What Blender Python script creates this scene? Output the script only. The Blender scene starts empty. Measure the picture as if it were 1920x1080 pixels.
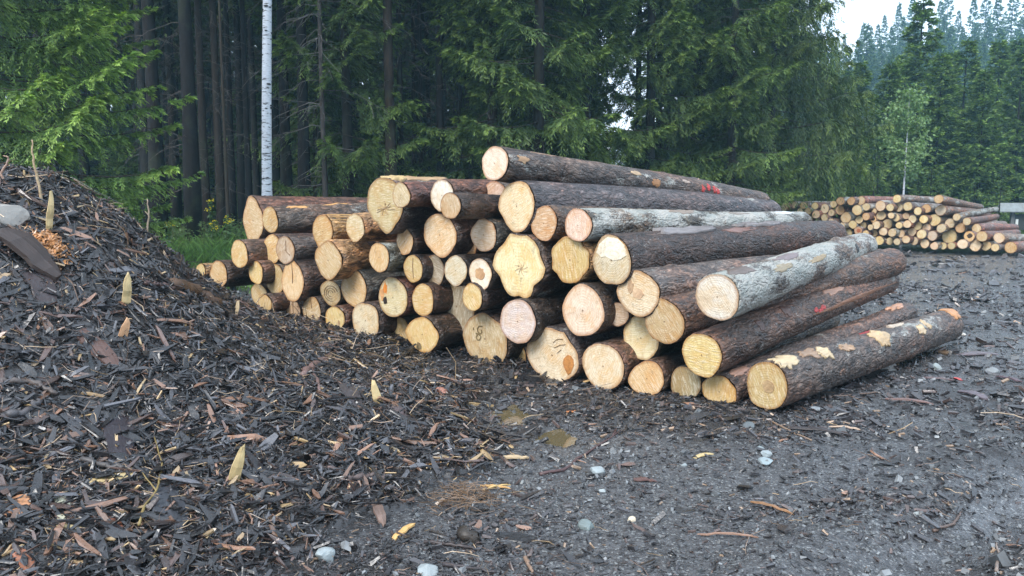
import bpy, math, random
import numpy as np
from mathutils import Matrix, Vector

random.seed(7)
rng = np.random.default_rng(7)
scene = bpy.context.scene
col = scene.collection

# ------------------------------------------------------------------ camera
F_PX, CAM_H = 1423.0, 1.6
PITCH = math.atan((540 - 385) / F_PX)
cam_data = bpy.data.cameras.new('camera')
cam_data.sensor_width = 36.0
cam_data.lens = 36.0 * F_PX / 1920.0
cam_data.clip_start, cam_data.clip_end = 0.05, 1500.0
cam = bpy.data.objects.new('camera', cam_data)
col.objects.link(cam)
cam.location = (0, 0, CAM_H)
cam.rotation_euler = (math.pi / 2 - PITCH, 0, 0)
scene.camera = cam

# ------------------------------------------------------------------ world + sun (overcast)
SUN_EL, SUN_AZ = math.radians(44), math.radians(212)   # azimuth clockwise from +Y
world = bpy.data.worlds.new('World')
scene.world = world
world.use_nodes = True
wn = world.node_tree
for n in list(wn.nodes):
    wn.nodes.remove(n)
w_out = wn.nodes.new('ShaderNodeOutputWorld')
w_bg = wn.nodes.new('ShaderNodeBackground')
w_sky = wn.nodes.new('ShaderNodeTexSky')
w_sky.sky_type = 'NISHITA'
w_sky.sun_disc = False
w_sky.sun_elevation = SUN_EL
w_sky.sun_rotation = SUN_AZ
w_sky.air_density = 1.0
w_sky.dust_density = 2.0
w_mix = wn.nodes.new('ShaderNodeMix')
w_mix.data_type = 'RGBA'
w_mix.inputs[0].default_value = 0.72
w_mix.inputs[7].default_value = (7.9, 8.8, 10.1, 1)      # the cloud layer, pale and even
w_bg.inputs['Strength'].default_value = 0.10
wn.links.new(w_sky.outputs[0], w_mix.inputs[6])
wn.links.new(w_mix.outputs[2], w_bg.inputs['Color'])
wn.links.new(w_bg.outputs[0], w_out.inputs['Surface'])

sun_data = bpy.data.lights.new('sun', 'SUN')
sun_data.energy = 1.5
sun_data.angle = math.radians(25)
sun_data.color = (1.0, 0.97, 0.92)
sun = bpy.data.objects.new('sun', sun_data)
col.objects.link(sun)
sd = Vector((math.sin(SUN_AZ) * math.cos(SUN_EL), math.cos(SUN_AZ) * math.cos(SUN_EL), math.sin(SUN_EL)))
sun.rotation_euler = sd.to_track_quat('Z', 'Y').to_euler()

scene.view_settings.view_transform = 'Standard'
scene.view_settings.look = 'None'
scene.view_settings.gamma = 1.0
scene.view_settings.exposure = 1.36
scene.view_settings.use_curve_mapping = False
try:
    scene.cycles.max_bounces = 6
    scene.cycles.transparent_max_bounces = 6
    scene.cycles.volume_bounces = 1
    scene.cycles.caustics_reflective = False
    scene.cycles.caustics_refractive = False
except Exception:
    pass

# ------------------------------------------------------------------ numeric helpers
def _hash(i, j, k, seed):
    h = (i * 374761393 + j * 668265263 + k * 2147483647 + seed * 144665) & 0xFFFFFFFF
    h = ((h ^ (h >> 13)) * 1274126177) & 0xFFFFFFFF
    h = (h ^ (h >> 16)) & 0xFFFFFFFF
    return h.astype(np.float64) / 4294967295.0

def noise(x, y, z=0.0, seed=0):
    x, y, z = np.broadcast_arrays(np.asarray(x, float), np.asarray(y, float), np.asarray(z, float))
    xi, yi, zi = np.floor(x).astype(np.int64), np.floor(y).astype(np.int64), np.floor(z).astype(np.int64)
    fx, fy, fz = x - xi, y - yi, z - zi
    fx, fy, fz = fx*fx*(3-2*fx), fy*fy*(3-2*fy), fz*fz*(3-2*fz)
    r = 0
    for a in (0, 1):
        for b in (0, 1):
            for c in (0, 1):
                wgt = (fx if a else 1-fx) * (fy if b else 1-fy) * (fz if c else 1-fz)
                r = r + wgt * _hash(xi+a, yi+b, zi+c, seed)
    return r * 2 - 1

def fbm(x, y, z=0.0, seed=0, oct=3):
    r, amp, tot = 0, 1.0, 0
    for o in range(oct):
        f = 2.03 ** o
        r = r + amp * noise(np.asarray(x)*f, np.asarray(y)*f, np.asarray(z)*f, seed + o*17)
        tot += amp
        amp *= 0.5
    return r / tot

def sstep(a, b, x):
    t = np.clip((np.asarray(x, float) - a) / (b - a), 0, 1)
    return t*t*(3-2*t)

def unit(v):
    v = np.asarray(v, float)
    return v / np.maximum(np.linalg.norm(v, axis=-1, keepdims=True), 1e-9)

# ------------------------------------------------------------------ terrain
HEAP_C = (-4.55, 6.3)
HEAP_D = [0, .7, 1.3, 2.0, 2.5, 3.0, 4.0, 4.6, 5.2, 9]
HEAP_H = [1.97, 1.85, 1.50, .90, .53, .29, .12, .05, -.06, -.5]

def ground_h(x, y):
    x, y = np.asarray(x, float), np.asarray(y, float)
    near = sstep(16, 6, y)
    h = .035*fbm(x*.5, y*.5, 0, 3, 2) + near*.022*fbm(x*3.1, y*3.1, 0, 5, 3) + near*.006*fbm(x*14, y*14, 0, 9, 2)
    h = h * sstep(60, 20, np.abs(y)) 
    # puddle hollows
    # wheel ruts at the right, loose dark dirt between them
    rut = np.exp(-((x - (1.86 + 1.25*(y-3.28)))/.27)**2) * sstep(5.6, 4.4, y) * sstep(1.0, 2.4, y)
    h = h - .07*rut
    rid = (np.exp(-((x - (2.55 + 1.25*(y-3.28)))/.26)**2) + .5*np.exp(-((x - (1.25 + 1.25*(y-3.28)))/.22)**2)) * sstep(6.2, 4.8, y) * sstep(1.0, 2.4, y)
    h = h + .07*rid*(1+.5*fbm(x*6, y*6, 0, 31, 2))
    # heap of chips in front of the big pile, where the machine tipped them
    h = h + .05*np.exp(-((x-1.75)**2/.5 + (y-4.95)**2/.12))
    # grassy bank and forest floor
    bank = sstep(12.5, 19.5, y + .15*(x+6)) * sstep(8.5, 2.5, x)
    h = h + .55*bank + .05*bank*fbm(x*.8, y*.8, 0, 71, 3)
    h = h + np.clip(y-24, 0, 80)*.02*sstep(12, 2, x)
    h = h + sstep(47, 105, y)*9.0*sstep(5, 35, x) + sstep(100, 175, y)*22*sstep(5, 60, x)
    h = h + .12*sstep(33, 37, y)*sstep(6, 12, x)
    for (px, py, rx, ry, z0) in PUDDLES:
        q = ((x-px)/rx)**2 + ((y-py)/ry)**2
        m = np.exp(-(q/2.2)**2)
        h = h*(1-m) + (z0 - .03 + .035*np.minimum(q, 2) + .034*fbm(x*9, y*9, 0, 19, 3))*m
    return h

def heap_h(x, y):
    x, y = np.asarray(x, float), np.asarray(y, float)
    dx, dy = x-HEAP_C[0], y-HEAP_C[1]
    ang = np.arctan2(dy, dx)
    d = np.hypot(dx, dy) * (1 + .13*np.exp(-((ang-.40)/.48)**2)) * (1 + .05*np.sin(3*ang+1) + .03*np.sin(7*ang))
    h = np.interp(d, HEAP_D, HEAP_H)
    h = h + .05*fbm(x*1.6, y*1.6, 0, 41, 3)*sstep(5.6, 3.5, d)
    # skirt of chips along the foot of the log pile
    q = (x-1.99)*(-.616) + (y-5.9)*(-.788)          # distance in front of the face line
    t = (x-1.99)*(-.788) + (y-5.9)*(.616)           # position along it
    ramp = .03*np.exp(-(q/.55)**2)*sstep(1.6, 2.7, t)*sstep(9.5, 8, t)*(1+.4*fbm(x*3, y*3, 0, 51, 2))
    mid = .04*np.exp(-((q-.9)/.8)**2)*sstep(2.2, 3.8, t)
    rp = ramp + mid
    rp = rp*puddle_mask(x, y, 1.6)
    h = h - .35*(1 - puddle_mask(x, y, 2.4))
    return h, rp

def puddle_mask(x, y, k=1.0):
    m = 1.0
    for (px, py, rx, ry, z0) in PUDDLES:
        m = m*(1 - np.exp(-((((x-px)/rx)**2 + ((y-py)/ry)**2)/k)**2))
    return m

def surf(x, y):
    g = ground_h(x, y)
    hh, rp = heap_h(x, y)
    return np.maximum(g + rp, hh)

PUDDLES = []

def ray(px, py):
    v = np.array([(px-960)/F_PX, 1.0, (540-py)/F_PX])
    c, s = math.cos(PITCH), math.sin(PITCH)
    return np.array([v[0], v[1]*c + v[2]*s, -v[1]*s + v[2]*c])

def hit(px, py, tmin=1.5, tmax=60):
    """where the line of sight through a photo point meets the terrain"""
    r = ray(px, py)
    t = np.exp(np.linspace(math.log(tmin), math.log(tmax), 900))
    P = np.array([0, 0, CAM_H]) + t[:, None]*r
    below = P[:, 2] < surf(P[:, 0], P[:, 1])
    i = int(np.argmax(below)) if below.any() else len(t)-1
    if px < 480 and py < 560 and P[i][1] > 8.6:      # just over the crest of the heap: stay on its near side
        return hit(px, py+6, tmin, tmax)
    return P[i]

# ------------------------------------------------------------------ mesh helpers
def new_mesh(name, V, polys, cols=None, smooth=False, attrs=None):
    """polys: list of int arrays (n,k)"""
    me = bpy.data.meshes.new(name)
    V = np.asarray(V, np.float32).reshape(-1, 3)
    polys = [np.asarray(p, np.int32) for p in polys if len(p)]
    me.vertices.add(len(V))
    me.vertices.foreach_set('co', V.ravel())
    nl = sum(p.size for p in polys)
    npoly = sum(len(p) for p in polys)
    me.loops.add(nl)
    me.loops.foreach_set('vertex_index', np.concatenate([p.ravel() for p in polys]))
    me.polygons.add(npoly)
    tot = np.concatenate([np.full(len(p), p.shape[1], np.int32) for p in polys])
    start = np.concatenate([[0], np.cumsum(tot)[:-1]]).astype(np.int32)
    me.polygons.foreach_set('loop_start', start)
    me.polygons.foreach_set('loop_total', tot)
    me.polygons.foreach_set('use_smooth', np.full(npoly, smooth, bool))
    if cols is not None:
        a = me.attributes.new('Col', 'FLOAT_COLOR', 'POINT')
        c = np.ones((len(V), 4), np.float32)
        c[:, :cols.shape[1]] = cols
        a.data.foreach_set('color', c.ravel())
    for k, v in (attrs or {}).items():
        a = me.attributes.new(k, 'FLOAT', 'POINT')
        a.data.foreach_set('value', np.asarray(v, np.float32))
    me.update(calc_edges=True)
    me.validate()
    return me

def link(name, me, mat=None, parent=None):
    if mat is not None and me is not None and not me.materials:
        me.materials.append(mat)
    o = bpy.data.objects.new(name, me)
    col.objects.link(o)
    if parent is not None:
        o.parent = parent
    return o

def tag(o, label=None, cat=None, group=None, kind=None):
    for k, v in (('label', label), ('category', cat), ('group', group), ('kind', kind)):
        if v:
            o[k] = v
    return o

def tube(P, R, sides=5, cap=True):
    P = np.asarray(P, float)
    n = len(P)
    R = np.broadcast_to(np.asarray(R, float), (n,))
    T = np.gradient(P, axis=0)
    T = unit(T)
    ref = np.array([0, 0, 1.0]) if abs(T[0, 2]) < .8 else np.array([1.0, 0, 0])
    A = unit(np.cross(T, ref))
    B = np.cross(T, A)
    a = np.linspace(0, 2*np.pi, sides, endpoint=False)
    V = P[:, None] + R[:, None, None]*(np.cos(a)[None, :, None]*A[:, None] + np.sin(a)[None, :, None]*B[:, None])
    V = V.reshape(-1, 3)
    i = np.arange(n-1)[:, None]*sides
    j = np.arange(sides)[None]
    j2 = (j+1) % sides
    Q = np.stack([i+j, i+j2, i+sides+j2, i+sides+j], -1).reshape(-1, 4)
    polys = [Q]
    if cap:
        polys.append(np.arange(sides)[None, ::-1])
        polys.append((np.arange(sides)+(n-1)*sides)[None])
    return V, polys

class Bag:
    def __init__(self):
        self.V, self.P, self.C, self.n = [], {}, [], 0
    def add(self, V, polys, c=None):
        V = np.asarray(V, float).reshape(-1, 3)
        for p in polys:
            p = np.asarray(p)
            if len(p):
                self.P.setdefault(p.shape[1], []).append(p + self.n)
        self.V.append(V)
        if c is not None:
            c = np.asarray(c, float)
            self.C.append(np.broadcast_to(c, (len(V), c.shape[-1])))
        self.n += len(V)
    def box(self, lo, hi, c=None):
        x0, y0, z0 = lo
        x1, y1, z1 = hi
        V = [(x0,y0,z0),(x1,y0,z0),(x1,y1,z0),(x0,y1,z0),(x0,y0,z1),(x1,y0,z1),(x1,y1,z1),(x0,y1,z1)]
        self.add(V, [np.array([(0,3,2,1),(4,5,6,7),(0,1,5,4),(1,2,6,5),(2,3,7,6),(3,0,4,7)])], c)
    def mesh(self, name, smooth=False):
        C = np.concatenate(self.C) if self.C else None
        return new_mesh(name, np.concatenate(self.V), [np.concatenate(v) for v in self.P.values()], C, smooth)

# ------------------------------------------------------------------ material helpers
class NT:
    def __init__(self, name):
        self.m = bpy.data.materials.new(name)
        self.m.use_nodes = True
        self.t = self.m.node_tree
        for n in list(self.t.nodes):
            self.t.nodes.remove(n)
        self.out = self.t.nodes.new('ShaderNodeOutputMaterial')
    def n(self, typ, ins=None, **props):
        nd = self.t.nodes.new('ShaderNode' + typ)
        for k, v in props.items():
            setattr(nd, k, v)
        for k, v in (ins or {}).items():
            self.set(nd.inputs[k], v)
        return nd
    def set(self, sock, v):
        if isinstance(v, bpy.types.NodeSocket):
            self.t.links.new(v, sock)
        elif isinstance(v, bpy.types.Node):
            self.t.links.new(v.outputs[0], sock)
        else:
            if isinstance(v, (tuple, list)) and len(v) == 3 and sock.type == 'RGBA':
                v = (*v, 1)
            sock.default_value = v
    def noise(self, vec, scale, detail=3, rough=.55, dist=0.0):
        return self.n('TexNoise', {'Vector': vec, 'Scale': scale, 'Detail': detail, 'Roughness': rough, 'Distortion': dist}).outputs[0]
    def rng(self, v, a, b, c=0., d=1.):
        return self.n('MapRange', {0: v, 1: a, 2: b, 3: c, 4: d}).outputs[0]
    def math(self, op, a, b=0.0):
        return self.n('Math', {0: a, 1: b}, operation=op).outputs[0]
    def mix(self, f, a, b, mode='MIX'):
        nd = self.n('Mix', data_type='RGBA', blend_type=mode)
        self.set(nd.inputs[0], f)
        self.set(nd.inputs[6], a)
        self.set(nd.inputs[7], b)
        return nd.outputs[2]
    def scale(self, vec, s):
        return self.n('Mapping', {'Vector': vec, 'Scale': s}).outputs[0]
    def bsdf(self, base, rough=.6, bump=None, bs=.5, bd=.01, spec=.5, **kw):
        b = self.n('BsdfPrincipled')
        self.set(b.inputs['Base Color'], base)
        self.set(b.inputs['Roughness'], rough)
        self.set(b.inputs['Specular IOR Level'], spec)
        for k, v in kw.items():
            self.set(b.inputs[k.replace('_', ' ')], v)
        if bump is not None:
            bp = self.n('Bump', {'Height': bump, 'Strength': bs, 'Distance': bd})
            self.t.links.new(bp.outputs[0], b.inputs['Normal'])
        return b
    def done(self, shader, vol=None):
        if shader is not None:
            self.t.links.new(shader.outputs[0], self.out.inputs['Surface'])
        return self.m

def mat_bark():
    k = NT('wet_bark')
    tc = k.n('TexCoord').outputs['Object']
    oi = k.n('ObjectInfo')
    off = k.n('VectorMath', {0: tc, 1: oi.outputs['Location']}, operation='ADD').outputs[0]
    st = k.scale(off, (.45, 1, 1))
    big = k.noise(st, 2.6, 4)
    mid = k.noise(st, 13, 4, .6)
    fine = k.noise(off, 70, 3, .6)
    dcol = k.n('TexNoise', {'Vector': st, 'Scale': 11., 'Detail': 3.}).outputs['Color']
    wv = k.n('VectorMath', {0: st, 1: k.n('VectorMath', {0: dcol, 1: (.13, .13, .13)}, operation='MULTIPLY').outputs[0]}, operation='ADD').outputs[0]
    vr = k.n('TexVoronoi', {'Vector': wv, 'Scale': 34.})
    cell = k.n('SeparateColor', {0: vr.outputs['Color']}).outputs[0]
    plate = k.rng(vr.outputs['Distance'], .25, .8, 1, 0)
    base = k.mix(k.rng(mid, .32, .70), (.22, .20, .20), (1.35, 1.22, 1.12))
    base = k.mix(1.0, base, k.mix(cell, (.55, .55, .56), (1.5, 1.45, 1.42)), 'MULTIPLY')
    base = k.mix(1.0, base, oi.outputs['Color'], 'MULTIPLY')
    base = k.mix(k.rng(big, .46, .66, 0, .75), base, k.mix(1.0, base, (2.0, 1.45, 1.2), 'MULTIPLY'))
    base = k.mix(k.rng(big, .48, .34, 0, .6), base, k.mix(1.0, base, (.62, .66, .74), 'MULTIPLY'))
    base = k.mix(k.math('MULTIPLY', k.math('SUBTRACT', 1.0, plate), k.rng(big, .35, .6, .15, .6)), base, (.008, .006, .005))
    flake = k.rng(k.noise(k.scale(off, (.5, 1, 1)), 7.5, 5, .7), .655, .675, 0, .8)
    base = k.mix(flake, base, k.mix(1.0, oi.outputs['Color'], (3.4, 2.1, 1.5), 'MULTIPLY'))
    # pale lichen / dried resin, its amount set per log
    al = oi.outputs['Alpha']
    lm = k.math('ADD', k.math('MULTIPLY', k.noise(st, 4.2, 5, .65), .75), k.math('MULTIPLY', fine, .25))
    thr = k.rng(al, 0., 1., .74, .41)
    lich = k.rng(k.math('SUBTRACT', lm, thr), 0., .05, 0., .85)
    lc = k.mix(k.rng(k.noise(st, 7., 3), .4, .6), (.34, .36, .33), (.46, .45, .41))
    base = k.mix(lich, base, lc)
    speck = k.rng(k.noise(k.scale(off, (1, 1, 1)), 44, 2, .5), .66, .71, 0, .55)
    base = k.mix(speck, base, (.30, .31, .31))
    rough = k.rng(mid, .3, .7, .34, .66)
    hgt = k.math('ADD', k.math('ADD', k.math('MULTIPLY', plate, .45), k.math('MULTIPLY', cell, .3)), k.math('ADD', k.math('MULTIPLY', mid, 1.0), k.math('MULTIPLY', fine, .4)))
    return k.done(k.bsdf(base, rough, hgt, 1.0, .022, .5))

def mat_cut():
    k = NT('sawn_end_grain')
    tc = k.n('TexCoord').outputs['Object']
    oi = k.n('ObjectInfo')
    off = k.n('VectorMath', {0: tc, 1: oi.outputs['Location']}, operation='ADD').outputs[0]
    rad = k.n('Attribute', attribute_name='rad').outputs['Fac']
    w = k.noise(off, 6, 3)
    rings = k.math('SINE', k.math('MULTIPLY', k.math('ADD', rad, k.math('MULTIPLY', w, .16)), 62.))
    rings2 = k.math('SINE', k.math('MULTIPLY', k.math('ADD', rad, k.math('MULTIPLY', w, .2)), 17.))
    dirv = k.n('VectorMath', {0: tc}, operation='NORMALIZE').outputs[0]
    rays = k.noise(dirv, 9, 2, .6)
    blot = k.noise(off, 5, 4, .6)
    fine = k.noise(off, 60, 3, .6)
    saw = k.n('TexWave', {'Vector': off, 'Scale': 22., 'Distortion': 2.5, 'Detail': 2.}, wave_type='BANDS', bands_direction='DIAGONAL').outputs[0] if False else k.noise(k.scale(k.n('VectorRotate', {'Vector': off, 'Axis': (1, 0, 0), 'Angle': k.math('MULTIPLY', oi.outputs['Random'], 3.1)}).outputs[0], (1, 4, 40)), 3., 2)
    c = oi.outputs['Color']
    base = k.mix(k.rng(rings, -1, 1, 0, .28), c, k.mix(1.0, c, (.80, .68, .52), 'MULTIPLY'))
    base = k.mix(k.rng(rings2, -1, 1, 0, .25), base, k.mix(1.0, base, (.84, .76, .62), 'MULTIPLY'))
    base = k.mix(k.rng(blot, .46, .62, 0, .7), base, k.mix(1.0, c, (.93, .72, .48), 'MULTIPLY'))
    base = k.mix(k.rng(blot, .46, .30, 0, .5), base, k.mix(1.0, c, (1.12, 1.12, 1.15), 'MULTIPLY'))
    base = k.mix(k.rng(rays, .60, .68, 0, .35), base, k.mix(1.0, c, (.62, .45, .3), 'MULTIPLY'))
    base = k.mix(k.rng(saw, .5, .64, 0, .38), base, (.82, .74, .60))
    base = k.mix(k.rng(k.noise(off, 34, 3, .7), .52, .68, 0, .35), base, k.mix(1.0, c, (.72, .58, .40), 'MULTIPLY'))
    radn = k.math('ADD', rad, k.math('MULTIPLY', k.math('SUBTRACT', k.noise(off, 16, 4, .7), .5), .22))
    base = k.mix(k.rng(k.noise(k.scale(off, (1, 14, 3)), 2.4, 4, .6), .56, .66, 0, .30), base, k.mix(1.0, c, (.70, .55, .38), 'MULTIPLY'))
    base = k.mix(k.rng(k.noise(off, 9, 5, .75), .60, .70, 0, .45), base, (.20, .14, .09))
    base = k.mix(k.rng(radn, .86, 1.0, 0, .8), base, k.mix(1.0, c, (.5, .30, .17), 'MULTIPLY'))
    base = k.mix(k.rng(rad, .05, .02, 0, .8), base, (.12, .06, .03))
    dirt = k.rng(k.noise(off, 3.1, 5, .7), .60, .72, 0, .55)
    base = k.mix(k.math('MULTIPLY', dirt, oi.outputs['Alpha']), base, (.12, .075, .045))
    hgt = k.math('ADD', k.math('MULTIPLY', fine, .5), k.math('ADD', k.math('MULTIPLY', saw, .6), k.math('MULTIPLY', rings, .05)))
    return k.done(k.bsdf(base, .62, hgt, .9, .010, .35))

def mat_attr(name, rough=.5, bump=25, bd=.003, spec=.5, var=.35, translucent=0):
    """colour stored with the geometry, broken up with fine grain"""
    k = NT(name)
    a = k.n('Attribute', attribute_name='Col').outputs['Color']
    tc = k.n('TexCoord').outputs['Object']
    nz = k.noise(tc, bump, 4, .6)
    base = k.mix(1.0, a, k.mix(nz, (1-var,)*3, (1+var,)*3), 'MULTIPLY')
    b = k.bsdf(base, k.rng(nz, .3, .7, rough-.12, rough+.15), nz, .8, bd, spec)
    if translucent:
        t = k.n('BsdfTranslucent')
        k.set(t.inputs['Color'], k.mix(1.0, base, (1.3, 1.5, .7), 'MULTIPLY'))
        mx = k.n('MixShader', {0: translucent})
        k.t.links.new(b.outputs[0], mx.inputs[1])
        k.t.links.new(t.outputs[0], mx.inputs[2])
        return k.done(mx)
    return k.done(b)

def mat_tint(name, rough=.6, scale=30, stretch=(1, 1, 1), bd=.004, var=.45, spec=.4):
    """object colour with grain"""
    k = NT(name)
    oi = k.n('ObjectInfo')
    tc = k.scale(k.n('TexCoord').outputs['Object'], stretch)
    nz = k.noise(tc, scale, 5, .62)
    n2 = k.noise(tc, scale*.2, 3, .6)
    base = k.mix(1.0, oi.outputs['Color'], k.mix(nz, (1-var,)*3, (1+var,)*3), 'MULTIPLY')
    base = k.mix(k.rng(n2, .4, .7, 0, .5), base, k.mix(1.0, base, (.55, .45, .4), 'MULTIPLY'))
    return k.done(k.bsdf(base, rough, nz, .9, bd, spec))

def mat_ground():
    k = NT('wet_forest_yard_ground')
    tc = k.n('TexCoord').outputs['Object']
    zone = k.n('Attribute', attribute_name='Col').outputs['Color']
    sep = k.n('SeparateColor', {0: zone})
    big = k.noise(tc, .55, 4, .6)
    mid = k.noise(tc, 4., 5, .65)
    fine = k.noise(tc, 38, 5, .7)
    grit = k.n('TexVoronoi', {'Vector': tc, 'Scale': 95.})
    mud = k.mix(k.rng(fine, .35, .65), (.008, .008, .008), (.045, .041, .042))
    grav = k.mix(k.rng(fine, .35, .7), (.024, .025, .028), (.145, .15, .158))
    gm = k.rng(k.math('ADD', k.math('MULTIPLY', sep.outputs[2], .16), k.math('ADD', k.math('MULTIPLY', big, .6), k.math('MULTIPLY', mid, .4))), .44, .58)
    streak = k.rng(k.noise(k.scale(tc, (.5, 2.6, 1)), 1.7, 5, .7), .42, .60)
    mud = k.mix(k.math('MULTIPLY', sep.outputs[1], streak), mud, (.075, .078, .085))
    gm = k.math('MAXIMUM', gm, k.math('MULTIPLY', k.math('MULTIPLY', sep.outputs[1], streak), .8))
    base = k.mix(gm, mud, grav)
    spk = k.math('MULTIPLY', k.rng(k.n('SeparateColor', {0: grit.outputs['Color']}).outputs[0], .90, .94), k.rng(gm, 0, 1, .25, 1))
    base = k.mix(k.math('MULTIPLY', spk, .55), base, (.34, .36, .36))
    forest = k.mix(k.rng(mid, .4, .6), (.012, .016, .007), (.03, .045, .012))
    base = k.mix(sep.outputs[0], base, forest)
    # standing moisture: where the surface is wet it is smoother
    wetn = k.rng(k.math('ADD', k.math('MULTIPLY', big, .5), k.math('MULTIPLY', k.noise(k.scale(tc, (.35, 1.2, 1)), 2.2, 4, .6), .5)), .44, .60)
    wet = k.math('MAXIMUM', k.math('MULTIPLY', wetn, .6), k.math('MULTIPLY', sep.outputs[1], k.rng(mid, .35, .55, .55, 1)))
    wet = k.math('MULTIPLY', wet, k.math('SUBTRACT', 1.0, sep.outputs[0]))
    rough = k.rng(wet, 0, 1, .44, .12)
    hgt = k.math('ADD', k.math('MULTIPLY', mid, .5), k.math('ADD', fine, k.math('MULTIPLY', grit.outputs['Distance'], -.6)))
    b = k.bsdf(base, rough, None, spec=.5)
    bp = k.n('Bump', {'Height': hgt, 'Strength': k.rng(wet, 0, 1, .95, .30), 'Distance': .02})
    k.t.links.new(bp.outputs[0], b.inputs['Normal'])
    return k.done(b)

def mat_water():
    k = NT('puddle_water')
    tc = k.n('TexCoord').outputs['Object']
    b = k.bsdf((.115, .092, .05), .015, k.noise(tc, 6, 2), .03, .01, .6)
    return k.done(b)

def mat_trunk():
    k = NT('tree_bark')
    tc = k.n('TexCoord').outputs['Object']
    oi = k.n('ObjectInfo')
    off = k.n('VectorMath', {0: tc, 1: oi.outputs['Location']}, operation='ADD').outputs[0]
    st = k.scale(off, (1, 1, .3))
    a = k.noise(st, 14, 5, .65)
    base = k.mix(1.0, oi.outputs['Color'], k.mix(k.rng(a, .3, .7), (.45, .42, .4), (1.5, 1.45, 1.4)), 'MULTIPLY')
    moss = k.rng(k.noise(off, 1.3, 4, .6), .55, .7, 0, .35)
    base = k.mix(moss, base, (.045, .06, .03))
    return k.done(k.bsdf(base, .8, a, 1., .02, .25))

def mat_birch():
    k = NT('birch_bark')
    tc = k.n('TexCoord').outputs['Object']
    fl = k.noise(k.scale(tc, (1.2, 1.2, 7)), 3.2, 4, .65)
    f2 = k.noise(k.scale(tc, (1, 1, 9)), 9, 3, .6)
    base = k.mix(k.rng(f2, .4, .7), (.62, .66, .72), (.40, .42, .46))
    base = k.mix(k.rng(fl, .57, .62), base, (.03, .028, .028))
    return k.done(k.bsdf(base, .6, f2, .3, .004, .3))

MB, MC = mat_bark(), mat_cut()
MCHIP = mat_attr('wet_bark_chips', .33, 60, .003, .9)
MSTONE = mat_attr('gravel_stones', .5, 40, .003, .5, .25)
MTINT = mat_tint('splintered_wood', .45, 34, (.22, 1, 1), .007, .6)
MROCK = mat_tint('pale_rock', .55, 22, (1, 1, 1), .006, .3)
MFOL = mat_attr('spruce_needles', .55, 3., .001, .35, .25, .22)
MGRASS = mat_attr('meadow_leaves', .5, 4., .001, .35, .25, .3)
MTRUNK, MBIRCH = mat_trunk(), mat_birch()
MPLANK = mat_tint('weathered_planks', .7, 14, (1, 1, .2), .004, .35)

# ------------------------------------------------------------------ where the log faces stand
AX = math.radians(38)
DIR = np.array([math.sin(AX), math.cos(AX), 0])
LAT = np.array([-math.cos(AX), math.sin(AX), 0])
def _flat_hit(px, py, z=0.0):
    r = ray(px, py)
    t = (z - CAM_H) / r[2]
    return np.array([0, 0, CAM_H]) + t*r
FACE_P = _flat_hit(1437, 771, .015)
CAMF = np.array([0, math.cos(PITCH), -math.sin(PITCH)])
CAMP = np.array([0, 0, CAM_H])

def on_face(px, py, stag, P0, d):
    r = ray(px, py)
    base = P0 - d*stag
    t = np.dot(base - CAMP, d) / np.dot(r, d)
    return CAMP + t*r, t

for (px, py, rx, ry) in ((958, 773, .20, .34), (1048, 816, .16, .26)):
    q = _flat_hit(px, py)
    PUDDLES.append((q[0], q[1], rx, ry, float(ground_h(q[0], q[1]))-.01))

# ------------------------------------------------------------------ ground sheet
def graded(lo, hi, n, centre, fine):
    a = math.asinh((lo-centre)/fine)
    b = math.asinh((hi-centre)/fine)
    return centre + fine*np.sinh(np.linspace(a, b, n))

gx = graded(-245, 245, 380, .8, 3.0)
gy = graded(-200, 250, 430, 3.6, 2.2)
GX, GY = np.meshgrid(gx, gy)
GZ = ground_h(GX, GY)
nx, ny = len(gx), len(gy)
idx = np.arange(nx*ny).reshape(ny, nx)
quads = np.stack([idx[:-1, :-1], idx[:-1, 1:], idx[1:, 1:], idx[1:, :-1]], -1).reshape(-1, 4)
zc = np.zeros((nx*ny, 3))
X_, Y_ = GX.ravel(), GY.ravel()
zc[:, 0] = np.maximum(sstep(13, 15, Y_ + .15*(X_+6))*sstep(6.5, 3.5, X_ - .12*(Y_-14)), sstep(33.5, 36, Y_ - .12*X_))
zc[:, 0] = np.maximum(zc[:, 0], sstep(19.5, 20.5, X_)*sstep(24, 26, Y_))
track = np.exp(-((X_ - (1.86 + 1.25*(Y_-3.28)))/.30)**4) * sstep(5.4, 4.5, Y_) * sstep(1.0, 2.4, Y_)
zc[:, 1] = np.maximum(track, sstep(5.2, 7.5, Y_)*sstep(2.6, 4.2, X_ - .28*(Y_-7))*.95)
zc[:, 2] = np.exp(-(((X_-.75)/1.35)**2 + ((Y_-3.9)/1.15)**2)**1.5)
ground = link('ground', new_mesh('ground', np.stack([X_, Y_, GZ.ravel()], -1), [quads], zc, True), mat_ground())
tag(ground, kind='structure')

WATER = mat_water()
for (px_, py_, rx_, ry_, z0_) in PUDDLES:
    a = np.linspace(0, 2*np.pi, 28, endpoint=False)
    V = np.vstack([np.stack([px_+1.15*rx_*np.cos(a), py_+1.15*ry_*np.sin(a), np.full(28, z0_-.010)], -1), [[px_, py_, z0_-.010]]])
    T = np.stack([np.arange(28), (np.arange(28)+1) % 28, np.full(28, 28)], -1)
    tag(link('puddle', new_mesh('puddle', V, [T]), WATER), kind='structure')

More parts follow.
